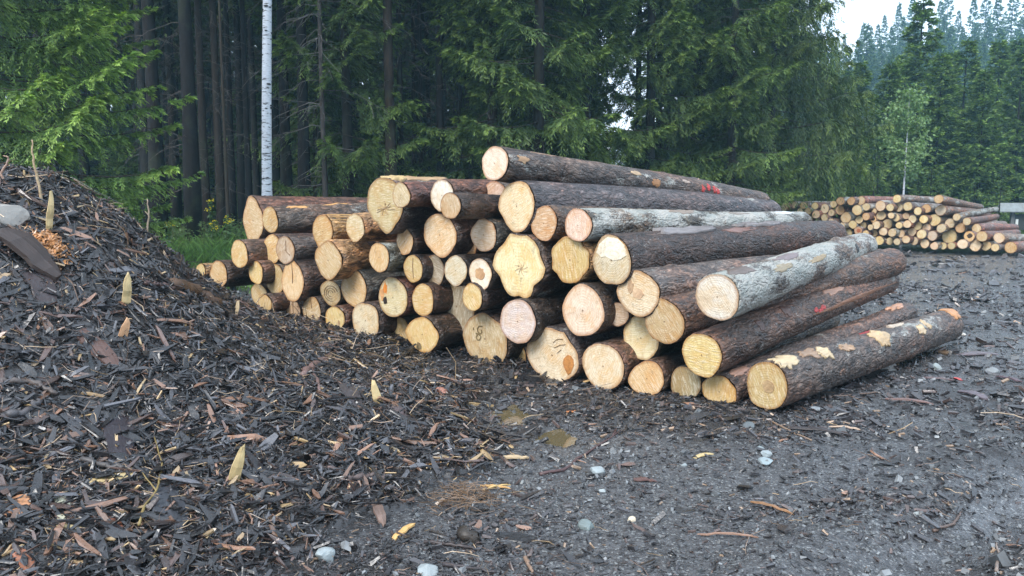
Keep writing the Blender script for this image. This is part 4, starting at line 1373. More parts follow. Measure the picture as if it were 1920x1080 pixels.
stick([(5,792),(40,784),(75,760)],13,(.10,.095,.10),'branch','forked grey branch end below the grey brown branch at the left','branch','lie',.8,8,13,.03,(6,(30,765)))
stick([(155,878),(190,888),(232,894)],9,(.075,.07,.07),'stick','dark stick lying across the wide yellow wood slab','stick','lie',.8,7,14,.05)
stick([(650,908),(690,902),(722,906)],13,(.10,.075,.07),'branch','short dark branch piece in the lower middle of the mulch','branch','lie',.8,8,15,.03)
stick([(1868,1075),(1872,1040),(1867,1022)],5,(.24,.19,.16),'stick','short pale stick in the wheel track at the lower right','stick','lie',.6,6,16,.012)
stick([(1445,793),(1490,815),(1522,829)],4,(.24,.17,.12),'twig','straight twig on the ground left of the curled bark slab','twig','lie',.6,6,17,.012)
stick([(985,1050),(998,1078)],8,(.26,.18,.13),'stick','short brown stick at the bottom middle of the gravel','stick','lie',.7,7,18,.012)
stick([(830,1062),(880,1070),(930,1078)],8,(.05,.045,.05),'stick','dark stick at the bottom edge next to the white stone','stick','lie',.7,7,19,.012)
stick([(1540,748),(1600,742),(1645,738)],4,(.15,.11,.09),'twig','thin twig lying on the ground beside the rightmost log','twig','lie',.6,6,20,.012)
stick([(795,1020),(850,1026),(900,1036)],7,(.055,.045,.045),'stick','dark stick at the mulch edge beside the round dark stub','stick','lie',.6,7,23,.012)
stick([(872,1014),(888,1016)],26,(.045,.038,.032),'wood_chunk','round dark wood stub at the lower edge of the mulch','wood chunk','lie',1,10,21,.02)
stick([(1750,1000),(1790,985),(1802,965)],6,(.12,.085,.07),'branch','dark curved branch near the wheel track at the right','branch','lie',.5,6,22,.015)

STN, WHT, GRN = (.20, .22, .23), (.27, .31, .32), (.16, .20, .20)
rock(12,412,58,(.30,.29,.27),'pale grey lichened rock half buried near the top left of the heap',1,.8)
rock(1118,886,30,WHT,'pale bluish white stone on the gravel below the long branch',2,.75)
rock(1100,990,36,GRN,'grey green angular stone on the gravel near the bottom',3,.75)
rock(1185,978,18,(.55,.48,.36),'small cream stone right of the grey green angular one',4,.8)
rock(612,1046,40,(.27,.31,.32),'pale stone in the lower mulch right of centre',5,.7)
rock(801,1075,40,WHT,'white stone at the bottom edge beside the mulch',6,.8)
rock(868,997,18,WHT,'small white stone above the round dark stub',7,.7)
rock(541,993,15,WHT,'little white pebble in the mulch above the lower pale stone',8,.7)
rock(388,972,13,WHT,'little white pebble in the mulch near the small pair of stones',9,.8)
rock(415,964,14,(.28,.33,.35),'pale blue pebble right of another in the dark mulch',10,.8)
rock(1424,842,20,(.24,.29,.30),'upper stone of three pale ones in a small column on the gravel',11,.5)
rock(1436,853,24,(.28,.32,.33),'middle stone of three pale ones on the gravel',12,.55)
rock(1434,866,32,(.26,.32,.34),'lower flat stone of three pale ones on the gravel',13,.4)
rock(1405,802,24,(.11,.13,.14),'dark grey rounded stone below the rightmost logs',14,.7)
rock(1664,692,32,(.25,.25,.24),'grey stone against the underside of the rightmost log',15,.75)
rock(1752,692,22,(.25,.29,.29),'pale stone right of the rightmost log',16,.75)
rock(1860,699,26,(.2,.22,.23),'flat grey stone near the right edge of the picture',17,.55)
rock(1283,874,14,(.25,.29,.30),'small greenish white stone below the yellow chip',18,.7)
rock(1130,922,16,(.28,.32,.33),'small flat white stone under the bluish white stone',19,.6)
rock(1804,629,12,(.5,.48,.44),'tiny pale stone beyond the far end of the rightmost log',20,.6)
rock(977,905,14,(.29,.31,.31),'small pale stone at the mulch edge near the golden splinter',21,.7)
rock(1533,768,26,(.22,.25,.27),'flat grey stone near the front of the rightmost log',22,.35)
rock(1722,966,18,(.27,.30,.30),'small white stone on the mud at the lower right',23,.5)

# orange crumbled rotten wood near the heap top
p0 = hit(92, 468)
r = np.random.default_rng(5)
n = 420
x = p0[0] + r.normal(0, .075, n)
y = p0[1] + r.normal(0, .06, n)
cc = np.array([.50, .24, .09])*r.uniform(.6, 1.25, (n, 1))
V, Q, C = hex_chips(np.stack([x, y, surf(x, y)+r.uniform(.01, .09, n)*np.exp(-((x-p0[0])**2+(y-p0[1])**2)/.012)], -1), surf_normal(x, y), .035*r.lognormal(0, .3, n), .022*r.uniform(.5, 1.2, n), .006*np.ones(n), cc, 6, False, .9)
tag(link('rotten_wood_crumbs', new_mesh('rotten_wood_crumbs', V, [Q], C), MCHIP), 'orange crumbs of rotten wood spilled near the top of the heap', 'wood crumbs', kind='stuff')

# tangle of fine brown roots at the edge of the mulch
p0 = hit(868, 938)
r = np.random.default_rng(8)
bg = Bag()
for q in range(170):
    a = r.uniform(0, 6.28)
    c = p0 + np.array([r.normal(0, .09), r.normal(0, .10), r.uniform(.0, .05)])
    t = np.linspace(-1, 1, 6)[:, None]
    dd = np.array([math.cos(a), math.sin(a), r.uniform(-.2, .3)])
    e = np.array([-math.sin(a), math.cos(a), r.uniform(-.3, .6)])
    Pq = c + dd*t*r.uniform(.03, .1) + e*(1-t*t)*r.uniform(-.04, .05)
    V, F = tube(Pq, .0016, 3, False)
    bg.add(V, F, np.array([.17, .105, .06])*r.uniform(.5, 1.5))
tag(link('root_tangle', bg.mesh('root_tangle'), MCHIP), 'tangle of fine brown rootlets at the right edge of the mulch', 'roots', kind='stuff')

# ------------------------------------------------------------------ spruces
def blades(P, D, Wd, l, w):
    """n diamond shaped needle sprays"""
    n = len(P)
    l = np.broadcast_to(l, (n,))[:, None]
    w = np.broadcast_to(w, (n,))[:, None]
    V = np.stack([P, P+D*l*.4+Wd*w*.5, P+D*l, P+D*l*.45-Wd*w*.5], 1)
    return V.reshape(-1, 3), np.arange(4*n).reshape(-1, 4)

def bough(r, base, az, L, slope, up, nlat, nbl, latlen, bl, bw, weep, tone, bag, wood, flat=.25):
    h = np.array([math.cos(az), math.sin(az), 0])
    sd = np.array([-h[1], h[0], 0])
    def pos(t):
        t = np.asarray(t)
        return base + h*(L*t)[..., None] + np.array([0, 0, 1.0])*(L*(slope*t + up*t**2.6))[..., None] + sd*(L*.08*np.sin(t*3+az))[..., None]
    t = r.uniform(.10, 1.0, nlat)**.8
    side = np.where(r.random(nlat) < .5, 1, -1)
    tng = unit(pos(np.minimum(t+.02, 1.02)) - pos(t-.02))
    ang = side*r.normal(.9, .22, nlat)
    ca, sa = np.cos(ang)[:, None], np.sin(ang)[:, None]
    dl = unit(tng*ca + sd*sa + np.array([0, 0, 1.0])*r.normal(-.12, .18, nlat)[:, None])
    ll = latlen*np.clip((1.08-t)*1.7, .22, 1)*r.uniform(.55, 1.15, nlat)
    s = np.linspace(.06, 1, nbl)[None]
    p0 = pos(t)
    Pn = p0[:, None] + dl[:, None]*(ll[:, None]*s)[..., None]
    Pn[..., 2] -= weep*(ll[:, None]*s)**1.5
    d2 = unit(dl[:, None] + np.array([0, 0, -1.0])*(weep*1.3*(ll[:, None]*s)**.5)[..., None])
    per = unit(np.cross(d2, [0, 0, 1.0]))
    nn = np.cross(per, d2)
    sg = np.where(np.arange(nbl) % 2, 1, -1)[None]
    a2 = sg*r.uniform(.15, .75, (nlat, nbl))
    D = unit(d2*np.cos(a2)[..., None] + per*np.sin(a2)[..., None] + nn*r.normal(0, flat, (nlat, nbl))[..., None])
    Wv = unit(np.cross(D, nn + .5*r.normal(size=(nlat, nbl, 3))))
    lnb = bl*r.uniform(.7, 1.25, (nlat, nbl))*(1.1-.35*s)
    V, Q = blades(Pn.reshape(-1, 3), D.reshape(-1, 3), Wv.reshape(-1, 3), lnb.ravel(), bw*r.uniform(.7, 1.2, nlat*nbl))
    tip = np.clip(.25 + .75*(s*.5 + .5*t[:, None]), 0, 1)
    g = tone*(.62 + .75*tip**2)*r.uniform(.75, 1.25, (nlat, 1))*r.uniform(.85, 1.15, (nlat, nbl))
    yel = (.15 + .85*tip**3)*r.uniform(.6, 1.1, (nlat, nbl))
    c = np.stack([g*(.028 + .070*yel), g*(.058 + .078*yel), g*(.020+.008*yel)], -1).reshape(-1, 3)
    bag.add(V, [Q], np.repeat(c, 4, axis=0))
    # the limb
    tt = np.linspace(0, .92, 6)
    Vt, Ft = tube(pos(tt*.9), .004+.0055*L*(1-tt)**.8, 4, False)
    wood.add(Vt, Ft)

def crown(seed, H, z0, Rmax, nb, nlat, nbl, latlen, bl, bw, weep, tone=1.0, slope=-.25, up=.22, gap=.15, shape=.75, azr=None):
    r = np.random.default_rng(seed)
    bag, wood = Bag(), Bag()
    for i in range(nb):
        f = (i+r.random())/nb
        z = z0 + (H-z0)*f
        if r.random() < gap*(1-f):
            continue
        az = r.uniform(0, 6.283) if azr is None else r.uniform(*azr)
        L = Rmax*((1-f)**shape)*r.uniform(.72, 1.12) + .12
        k = max(.28, L/Rmax)
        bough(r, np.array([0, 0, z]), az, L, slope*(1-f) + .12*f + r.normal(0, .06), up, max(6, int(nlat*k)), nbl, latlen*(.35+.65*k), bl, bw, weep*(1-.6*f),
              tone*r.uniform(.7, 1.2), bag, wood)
    # leader
    z = np.linspace(H-.8, H+.35, 12)
    n = len(z)
    a = np.arange(n)*2.4
    D = unit(np.stack([np.cos(a), np.sin(a), np.full(n, .9)], -1))
    V, Q = blades(np.stack([0*z, 0*z, z], -1), D, unit(np.cross(D, [0, 0, 1.])), bl*1.4, bw)
    bag.add(V, [Q], np.array([.03, .06, .025])*tone)
    return bag.mesh('crown'), wood.mesh('limbs', True)

def trunk_mesh(H, r0, r1=.02, seed=0, n=14, sides=10, lean=.0):
    r = np.random.default_rng(seed)
    z = np.linspace(-.4, H, n)
    P = np.stack([lean*(z/H)**2 + .02*np.sin(z*.5+seed), .02*np.cos(z*.4+seed), z], -1)
    R = r0 + (r1-r0)*np.clip(z/H, 0, 1)
    R[:2] *= 1.18
    V, F = tube(P, R, sides)
    return new_mesh('trunk', V, F, None, True)

def snags_mesh(seed, z0, z1, n, L, rad=.012):
    """dead lower branches, thin and drooping"""
    r = np.random.default_rng(seed)
    bg = Bag()
    for i in range(n):
        z = r.uniform(z0, z1)
        a = r.uniform(0, 6.283)
        l = L*r.uniform(.3, 1.1)
        h = np.array([math.cos(a), math.sin(a), 0])
        t = np.linspace(0, 1, 6)
        P = np.array([0, 0, z]) + h*(l*t)[:, None] + np.array([0, 0, 1.0])*(l*(.12*t-.55*t*t))[:, None]
        P += r.normal(0, .015*l, P.shape)
        V, F = tube(P, rad*(1-.85*t), 3, False)
        bg.add(V, F)
        for q in range(3):
            tq = r.uniform(.35, .95)
            b = np.array([np.interp(tq, t, P[:, k]) for k in range(3)])
            e = b + (h*r.uniform(.1, .6) + np.array([-h[1], h[0], 0])*r.uniform(-1, 1) + np.array([0, 0, r.uniform(-.9, .1)]))*l*.3
            V, F = tube(np.array([b, (b+e)/2+r.normal(0, .02, 3), e]), rad*.4, 3, False)
            bg.add(V, F)
    return bg.mesh('dead_branches')

TINT_SPRUCE = (.040, .038, .035)
class TreeKind:
    def __init__(s, crown_args=None, trunk_args=None, snag=None, mat=None):
        s.crown = crown(**crown_args) if crown_args else None
        s.trunk = trunk_mesh(**trunk_args)
        s.snag = snags_mesh(*snag) if snag else None
        s.mat = mat

def plant(kind, x, y, label, sc=1.0, rot=0.0, group=None, name='spruce_tree', tint=None, z=None, sz=None, limbs=True, cat='tree'):
    zz = float(ground_h(x, y)) if z is None else z
    t = bpy.data.objects.new(name, None)
    col.objects.link(t)
    t.location = (x, y, zz)
    t.rotation_euler = (0, 0, rot)
    t.scale = (sc, sc, sz or sc)
    tag(t, label, cat, group)
    o = link('trunk', kind.trunk, kind.mat or MTRUNK, t)
    tt = tint or TINT_SPRUCE
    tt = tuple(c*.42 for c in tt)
    o.color = (*tt, 1)
    if kind.crown:
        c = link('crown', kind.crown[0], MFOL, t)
        if limbs:
            l = link('limbs', kind.crown[1], MTRUNK, t)
            l.color = (.04, .034, .03, 1)
    if kind.snag:
        s = link('dead_branches', kind.snag, MTRUNK, t)
        s.color = (.085, .078, .075, 1)
    return t

def world_x(px, y):
    return (px-960)/F_PX*y        # near enough to the ray, for things about level with the camera

# big bright spruce at the left
K_HERO = TreeKind(dict(seed=3, H=17, z0=1.2, Rmax=3.75, nb=225, nlat=90, nbl=21, latlen=.66, bl=.115, bw=.023, weep=1.0, tone=2.8, slope=-.25, up=.2, gap=.05, shape=.8, azr=(-2.6, 1.3)),
                  dict(H=17, r0=.22))
plant(K_HERO, -10.0, 14.2, 'big bright green spruce with drooping boughs at the left, behind the mulch heap', name='spruce_tree', z=.45)

K_FOR = [TreeKind(dict(seed=20+i, H=25, z0=8.0+i*1.2, Rmax=2.6, nb=85, nlat=20, nbl=5, latlen=.75, bl=.30, bw=.12, weep=.9, tone=.8, gap=.1), dict(H=25, r0=.19, seed=i), (30+i, 1.2, 9, 26, 1.5)) for i in range(2)]
K_MID = [TreeKind(dict(seed=40+i, H=22, z0=1.6+.7*i, Rmax=2.7, nb=190, nlat=56, nbl=15, latlen=.72, bl=.20, bw=.034, weep=1.1, tone=1.7, slope=-.32, up=.26, gap=.25), dict(H=22, r0=.19, seed=i), (60+i, 1.0, 10, 30, 1.9, .013)) for i in range(2)]
K_WEEP = TreeKind(dict(seed=60, H=18, z0=2.9, Rmax=3.5, nb=160, nlat=52, nbl=13, latlen=1.05, bl=.22, bw=.040, weep=2.6, tone=1.3, slope=-.12, up=.10, gap=.1), dict(H=18, r0=.2, seed=5))
K_YNG = [TreeKind(dict(seed=70+i, H=10, z0=.5, Rmax=2.8, nb=175, nlat=32, nbl=9, latlen=.62, bl=.26, bw=.080, weep=.6, tone=2.3, slope=-.05, up=.18, gap=.08, shape=.85), dict(H=10, r0=.11, r1=.012, seed=i)) for i in range(2)]
K_FAR = [TreeKind(dict(seed=80+i, H=24, z0=.8, Rmax=5.4, nb=180, nlat=22, nbl=6, latlen=1.1, bl=.50, bw=.30, weep=.8, tone=1.7, slope=-.25, up=.2, gap=.05, shape=.95), dict(H=24, r0=.22, seed=i)) for i in range(2)]
K_SAP = TreeKind(dict(seed=90, H=2.6, z0=.1, Rmax=.85, nb=46, nlat=14, nbl=6, latlen=.24, bl=.09, bw=.035, weep=.3, tone=2.4, slope=.15, up=.15, gap=0, shape=.9), dict(H=2.6, r0=.03, r1=.008))
K_POLE = TreeKind(None, dict(H=20, r0=.13, seed=9), (50, 1.0, 12, 22, 1.2))

R3 = random.Random(5)
# trunks at the edge of the forest, each where the photo shows it: photo x, distance, width, tint, label
EDGE = [
 (300, 17.5, 26, (.022,.020,.021), 'dark spruce trunk just right of the bright spruce boughs'),
 (365, 17.0, 28, (.016,.015,.017), 'thick near black spruce trunk at the left of the forest edge'),
 (390, 18.5, 15, (.055,.046,.040), 'brown spruce trunk beside the thick near black one'),
 (418, 18.5, 15, (.050,.042,.036), 'brown trunk between a dark one and a slender pale pole'),
 (430, 16.5, 6, (.085,.070,.055), 'slender light brown pole trunk left of the birch'),
 (440, 20.0, 12, (.020,.019,.020), 'dark trunk right of the slender light brown pole'),
 (471, 19.0, 11, (.016,.016,.018), 'narrow black trunk left of the birch'),
 (485, 22.0, 12, (.022,.02,.02), 'dim trunk half hidden by the left side of the birch'),
 (541, 21.0, 20, (.030,.027,.027), 'grey dark trunk right of the birch above the flared log'),
 (575, 19.0, 22, (.014,.014,.016), 'black trunk standing behind the dead grey branches'),
 (604, 21.0, 13, (.028,.024,.024), 'dim trunk in the shade right of the dead branches'),
 (735, 18.5, 20, (.058,.044,.034), 'straight brown trunk standing clear above the heart shaped log'),
 (754, 19.5, 12, (.014,.014,.016), 'black trunk close beside the straight brown one'),
 (779, 22.0, 8, (.030,.028,.028), 'thin grey trunk in the gap right of the brown trunk'),
 (792, 21.0, 9, (.016,.016,.018), 'thin black trunk in the gap right of the brown trunk'),
 (827, 20.0, 15, (.013,.014,.017), 'black trunk above the whitish log of the pile'),
 (862, 21.0, 8, (.030,.028,.03), 'thin trunk above the gap left of the topmost log'),
 (1057, 25.0, 12, (.018,.018,.02), 'dark upright trunk high above the middle of the topmost log'),
 (1192, 24.0, 13, (.018,.018,.02), 'dark trunk with drooping boughs above the topmost log'),
 (1230, 26.0, 13, (.020,.020,.022), 'dark trunk between two lighter ones right of centre'),
 (1247, 25.0, 11, (.10,.10,.10), 'greyish light trunk near the top right of centre'),
 (1345, 24.0, 12, (.028,.028,.03), 'trunk rising above the far part of the topmost log'),
]
for i, (px, y, wpx, tint, lab) in enumerate(EDGE):
    y += 4
    x = world_x(px, y)
    slim = wpx < 8
    k = K_POLE if slim else K_FOR[i % 2]
    r0 = wpx*.5*y/F_PX
    b = (.13 if slim else .19)*.95
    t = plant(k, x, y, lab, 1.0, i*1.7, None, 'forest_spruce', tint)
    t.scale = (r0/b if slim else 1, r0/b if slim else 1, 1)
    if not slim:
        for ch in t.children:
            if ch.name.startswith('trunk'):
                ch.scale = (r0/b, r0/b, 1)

# deeper in the stand: alike dark trunks, nothing tells them apart
cnt = 0
for gi in range(60):
    for gj in range(16):
        x = -42 + gi*1.55 + R3.uniform(-.9, .9)
        y = 27.5 + gj*2.2 + R3.uniform(-1.0, 1.0)
        ph = x/y
        if ph > .30 or (ph > .1 and R3.random() < .6) or (.115 < ph < .20) or ph < -.72 or (y > 36 and R3.random() < .25):
            continue
        if R3.random() < .56:
            continue
        if cnt >= 235:
            continue
        cnt += 1
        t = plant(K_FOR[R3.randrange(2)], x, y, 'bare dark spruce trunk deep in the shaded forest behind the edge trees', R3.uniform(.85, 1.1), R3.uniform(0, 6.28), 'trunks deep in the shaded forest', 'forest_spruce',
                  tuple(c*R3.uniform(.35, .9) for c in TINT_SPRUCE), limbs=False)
# young growth in the shade below
for i in range(34):
    x = -26 + i*1.05 + R3.uniform(-.5, .5)
    y = 29 + R3.uniform(0, 14)
    plant(K_YNG[i % 2], x, y, 'young shaded spruce growing between the dark forest trunks', R3.uniform(.35, .75), R3.uniform(0, 6.28), 'young spruces under the forest', 'young_spruce', limbs=False)
# closing wood at the back of the stand
for i in range(42):
    x = -66 + i*2.25 + R3.uniform(-1, 1)
    y = 62 + R3.uniform(-3, 6)
    if .10 < x/y < .215 or x/y > .33:
        continue
    plant(K_FAR[i % 2], x, y, 'distant spruce closing the back of the dark forest', R3.uniform(.9, 1.15), R3.uniform(0, 6.28), 'spruces at the back of the forest', 'distant_spruce', limbs=False)

# boughed spruces along the edge
MIDS = [
 (655, 20.5, 0, .92, 'leafy spruce right of the birch, its boughs hanging before the dark trunks'),
 (600, 24.0, 1, 1.0, 'spruce behind the dead grey branches, upper part leafy'),
 (925, 21.5, 0, 1.0, 'spruce with layered green boughs directly above the topmost log face'),
 (1010, 20.5, 1, 1.05, 'broad dark boughed spruce in the middle of the forest edge'),
 (1095, 22.5, 0, 1.0, 'spruce left of the gap of sky in the middle of the forest edge'),
 (1215, 23.0, 1, .95, 'spruce with light green lower boughs right of the sky gap'),
 (1290, 25.0, 0, .95, 'spruce left of the weeping spruces'),
 (1365, 23.5, 1, .9, 'dark spruce between the sky specks and the weeping spruces'),
]
for i, (px, y, kk, sc, lab) in enumerate(MIDS):
    y += 2.5
    plant(K_MID[kk], world_x(px, y), y, lab, sc, i*1.1+.4, None, 'spruce_tree')
plant(K_WEEP, world_x(1437, 30), 30.0, 'weeping spruce with hanging twigs above the far end of the topmost log', 1.0, .3, None, 'weeping_spruce', (.04,.038,.036))
plant(K_WEEP, world_x(1477, 34.5), 34.5, 'weeping spruce with bare grey foot left of the distant stack', 1.08, 2.4, None, 'weeping_spruce', (.075,.085,.085))
plant(K_WEEP, world_x(1395, 34), 34.0, 'weeping spruce set back between two others', 1.0, 4.1, None, 'weeping_spruce', (.04,.04,.04))

# the birch: straight white trunk, lightly leaning nowhere
def birch(x, y, H, r0, label, seed, crown_z=None, R=1.0, nleaf=2600, leaf=.05, bright=1.0):
    t = bpy.data.objects.new('birch_tree', None)
    col.objects.link(t)
    t.location = (x, y, float(ground_h(x, y)))
    tag(t, label, 'tree')
    link('trunk', trunk_mesh(H, r0, r0*.35, seed, 24, 14), MBIRCH, t)
    r = np.random.default_rng(seed)
    # twig scars
    if r0 > .06:
        bg = Bag()
        for q in range(64):
            z = .5 + .62*(q//4) + r.normal(0, .035)
            a = r.uniform(0, 6.28)
            rr_ = r0*(1-.65*z/H)
            h = np.array([math.cos(a), math.sin(a), 0])
            V, F = tube(np.array([h*rr_*.8, h*(rr_+.012), h*(rr_+.02)]) + np.array([0, 0, z]), np.array([.055, .04, .006])*r.uniform(.5, 1.2), 6)
            V[:, 2] = z + (V[:, 2]-z)*.5
            bg.add(V, F)
        o = link('twig_scars', bg.mesh('twig_scars'), MTINT, t)
        o.color = (.025, .024, .025, 1)
        o['kind'] = 'stuff'
    cz = crown_z or H*.45
    n = nleaf
    nb_ = 40
    bg, lf = Bag(), Bag()
    per = n//nb_
    for q in range(nb_):
        z = cz + (H-cz)*r.random()**1.1
        a = r.uniform(0, 6.28)
        f = (z-cz)/(H-cz)
        l = R*(math.sin(math.pi*min(.15+.85*f, .97)))**.7*r.uniform(.6, 1.1)
        h = np.array([math.cos(a), math.sin(a), .55])
        P0 = np.array([0, 0, z])
        V, F = tube(np.array([P0, P0+h*l*.5, P0+h*l*np.array([1, 1, .8])]), np.array([.01, .006, .002])*max(R, .8), 3, False)
        bg.add(V, F)
        tt = r.uniform(.25, 1.1, per)
        Pn = P0 + h*(l*tt)[:, None] + r.normal(0, .13*R, (per, 3))
        D = unit(r.normal(size=(per, 3)) + np.array([0, 0, -.6]))
        W = unit(np.cross(D, r.normal(size=(per, 3))))
        V, Q = blades(Pn, D, W, leaf*r.uniform(.7, 1.3, per), leaf*.75)
        c = bright*np.array([.085, .13, .055])*r.uniform(.6, 1.3, (per, 1))
        lf.add(V, [Q], np.repeat(c, 4, axis=0))
    o = link('limbs', bg.mesh('limbs'), MTRUNK, t)
    o.color = (.12, .11, .1, 1)
    link('crown', lf.mesh('crown'), MGRASS, t)
    return t
BT = birch(world_x(502, 20), 20.0, 22, .136, 'tall birch with straight white trunk standing before the dark forest', 3, 11)
BT.rotation_euler = (0, math.radians(1.9), 0)
birch(world_x(1689, 36), 36.0, 6.9, .055, 'slim young birch with pale leaves behind the distant stack', 5, 2.6, 1.15, 3000, .15, 2.2)

# dead grey limbs right of the birch
t = bpy.data.objects.new('dead_spruce', None)
col.objects.link(t)
t.location = (world_x(612, 22), 22.0, float(ground_h(world_x(612, 22), 22.0)))
tag(t, 'dead spruce with bare grey drooping branches right of the birch', 'tree')
o = link('trunk', trunk_mesh(16, .08, .02, 8), MTRUNK, t)
o.color = (.05, .046, .045, 1)
o = link('dead_branches', snags_mesh(77, 1.6, 8, 46, 2.2, .013), MTRUNK, t)
o.color = (.13, .125, .125, 1)
o['kind'] = 'stuff'

# plantation behind the distant stack
YNG = [
 (1545, 41, .85, 'young spruce behind the left part of the distant stack'),
 (1600, 46, .98, 'spruce rising left of the pointed light tipped spruce'),
 (1652, 43, .92, 'dense young spruce left of the slim birch'),
 (1706, 47, 1.36, 'tall pointed spruce with a clear light tip behind the slim birch'),
 (1745, 42, .95, 'young spruce close right of the slim birch'),
 (1790, 45, 1.08, 'hazy green spruce above the middle of the distant stack'),
 (1826, 41, .85, 'thin stemmed young spruce left of the notice post'),
 (1850, 47, 1.12, 'broad hazy spruce left of the picture edge'),
 (1893, 42, .98, 'green spruce standing right behind the notice post'),
 (1935, 46, 1.1, 'spruce cut by the right edge of the picture'),
 (1990, 44, 1.1, 'spruce just beyond the right edge behind the yard'),
 (1570, 52, 1.02, 'second row spruce behind the weeping trees'),
 (1675, 54, 1.15, 'second row spruce left of the tall pointed one'),
 (1765, 53, 1.15, 'second row spruce between the hazy pair'),
 (1880, 55, 1.25, 'second row spruce at the right behind the broad hazy one'),
]
for i, (px, y, sc, lab) in enumerate(YNG):
    x = world_x(px, y)
    plant(K_YNG[i % 2], x, y, lab, sc, i*2.1, None, 'young_spruce')
SAPS = [(1500, 33.5, .8), (1525, 34.5, 1.0), (1566, 36, .9), (1596, 36.5, 1.15), (1632, 37.0, 1.5), (1665, 38, .9), (1716, 36.5, 1.15), (1738, 37, 1.25), (1762, 36.5, 1.0), (1600, 39, 1.9), (1640, 40, 1.6), (1820, 38, 1.0), (1868, 38, 1.3)]
SAPL = ['at the left end', 'beside the bare foot of the weeping spruce', 'over the fourth top log', 'above the orange topped logs', 'tallest of the small ones left of the slim birch', 'just left of the slim birch', 'just right of the slim birch',
        'with bare tip between slim birch and long top log', 'above the face of the long top log', 'behind the orange topped logs', 'second row left of the slim birch', 'above the long top log body', 'left of the notice post']
for (px, y, sc), l in zip(SAPS, SAPL):
    plant(K_SAP, world_x(px, y), y, 'small spruce behind the distant stack, ' + l, sc, px*.1, None, 'spruce_sapling')

# far spruces on the rising ground, fading into the haze
# (photo x, distance, photo y of the tip)
FARS = [(1430, 80, 110), (1480, 78, 120), (1530, 84, 115), (1590, 88, 90), (1614, 82, 62), (1637, 90, 42), (1662, 86, 20), (1686, 92, 10), (1722, 88, 60), (1737, 84, 17), (1750, 90, -6), (1771, 86, 34), (1797, 80, 12), (1820, 84, -4), (1842, 76, 6),
        (1868, 82, -12), (1895, 74, -5), (1925, 80, -20), (1960, 76, -20), (2000, 82, -20)]
FL = ['left of the sky opening behind weeping trees', 'hidden mostly by the weeping spruce', 'at the left foot of the sky opening', 'first tip in the sky opening', 'second tip in the sky opening', 'third tip in the sky opening', 'paired tips left of the light tipped spruce',
      'behind the light tipped spruce', 'in the low notch of the skyline', 'rising left of the tallest tip', 'tallest tip in the middle of the skyline', 'right shoulder of the tallest tip', 'in the notch before the right group', 'left tip of the right group',
      'darker one in the right group', 'high dark one in the right group', 'rightmost seen at the top corner', 'beyond the right corner', 'second beyond the right corner', 'third beyond the right corner']
for i, ((px, y, yt), l) in enumerate(zip(FARS, FL)):
    y *= 1.95
    sc = ((385-yt)/F_PX*y + 1.6 - float(ground_h(world_x(px, y), y)))/24.3
    plant(K_FAR[i % 2], world_x(px, y), y, 'blue hazy far spruce, ' + l, sc, i*1.3, None, 'distant_spruce', limbs=False)
for i in range(74):
    px = 1385 + (i % 48)*14.5*(1 if i < 48 else 1.8) + R3.uniform(-6, 6)
    y = (118 if i < 48 else 144) + (i*37 % 9)
    plant(K_FAR[i % 2], world_x(px, y), y, 'faint far spruce in the haze of the hillside', (R3.uniform(.50, .66) if i < 48 else R3.uniform(.38, .52)), i*.7, 'faint spruces on the hillside', 'distant_spruce', limbs=False)

# ------------------------------------------------------------------ meadow at the forest edge
def grass_patch(n, xr, yr, seed, hgt, wid, cols, cond=None, name='meadow_grass', label='', cat='grass'):
    r = np.random.default_rng(seed)
    x, y = r.uniform(*xr, n), r.uniform(*yr, n)
    if cond is not None:
        k = r.random(n) < cond(x, y)
        x, y = x[k], y[k]
    n = len(x)
    z = ground_h(x, y)
    h = hgt*r.lognormal(0, .35, n)*(.6+.6*(fbm(x*.8, y*.8, 0, seed, 2)+.5))
    h = np.maximum(h, .04)
    a = r.uniform(0, 6.28, n)
    ln = r.uniform(.1, .8, n)
    d = np.stack([np.cos(a)*ln, np.sin(a)*ln, np.ones(n)], -1)
    w = np.stack([-np.sin(a), np.cos(a), 0*a], -1)*(wid*r.uniform(.6, 1.4, n))[:, None]
    P = np.stack([x, y, z-.01], -1)
    M_ = P + d*(h*.55)[:, None]
    T_ = P + d*h[:, None]*np.array([1.5, 1.5, .95])
    V = np.stack([P-w*.5, P+w*.5, M_+w*.5, T_, M_-w*.5], 1)
    F = np.arange(5*n).reshape(-1, 5)
    pick = np.array(cols)[r.integers(0, len(cols), n)]*r.uniform(.7, 1.3, (n, 1))
    o = link(name, new_mesh(name, V.reshape(-1, 3), [F], np.repeat(pick, 5, axis=0)), MGRASS)
    tag(o, label, cat, kind='stuff')
    return o
meadow = lambda x, y: sstep(13.2, 15.0, y + .15*(x+6))*sstep(25, 21, y)
grass_patch(42000, (-12.5, 5), (13, 24), 51, .20, .018, [(.14, .26, .07), (.19, .31, .09), (.12, .20, .07)], meadow, label='bright green meadow grass between the mulch heap and the forest')
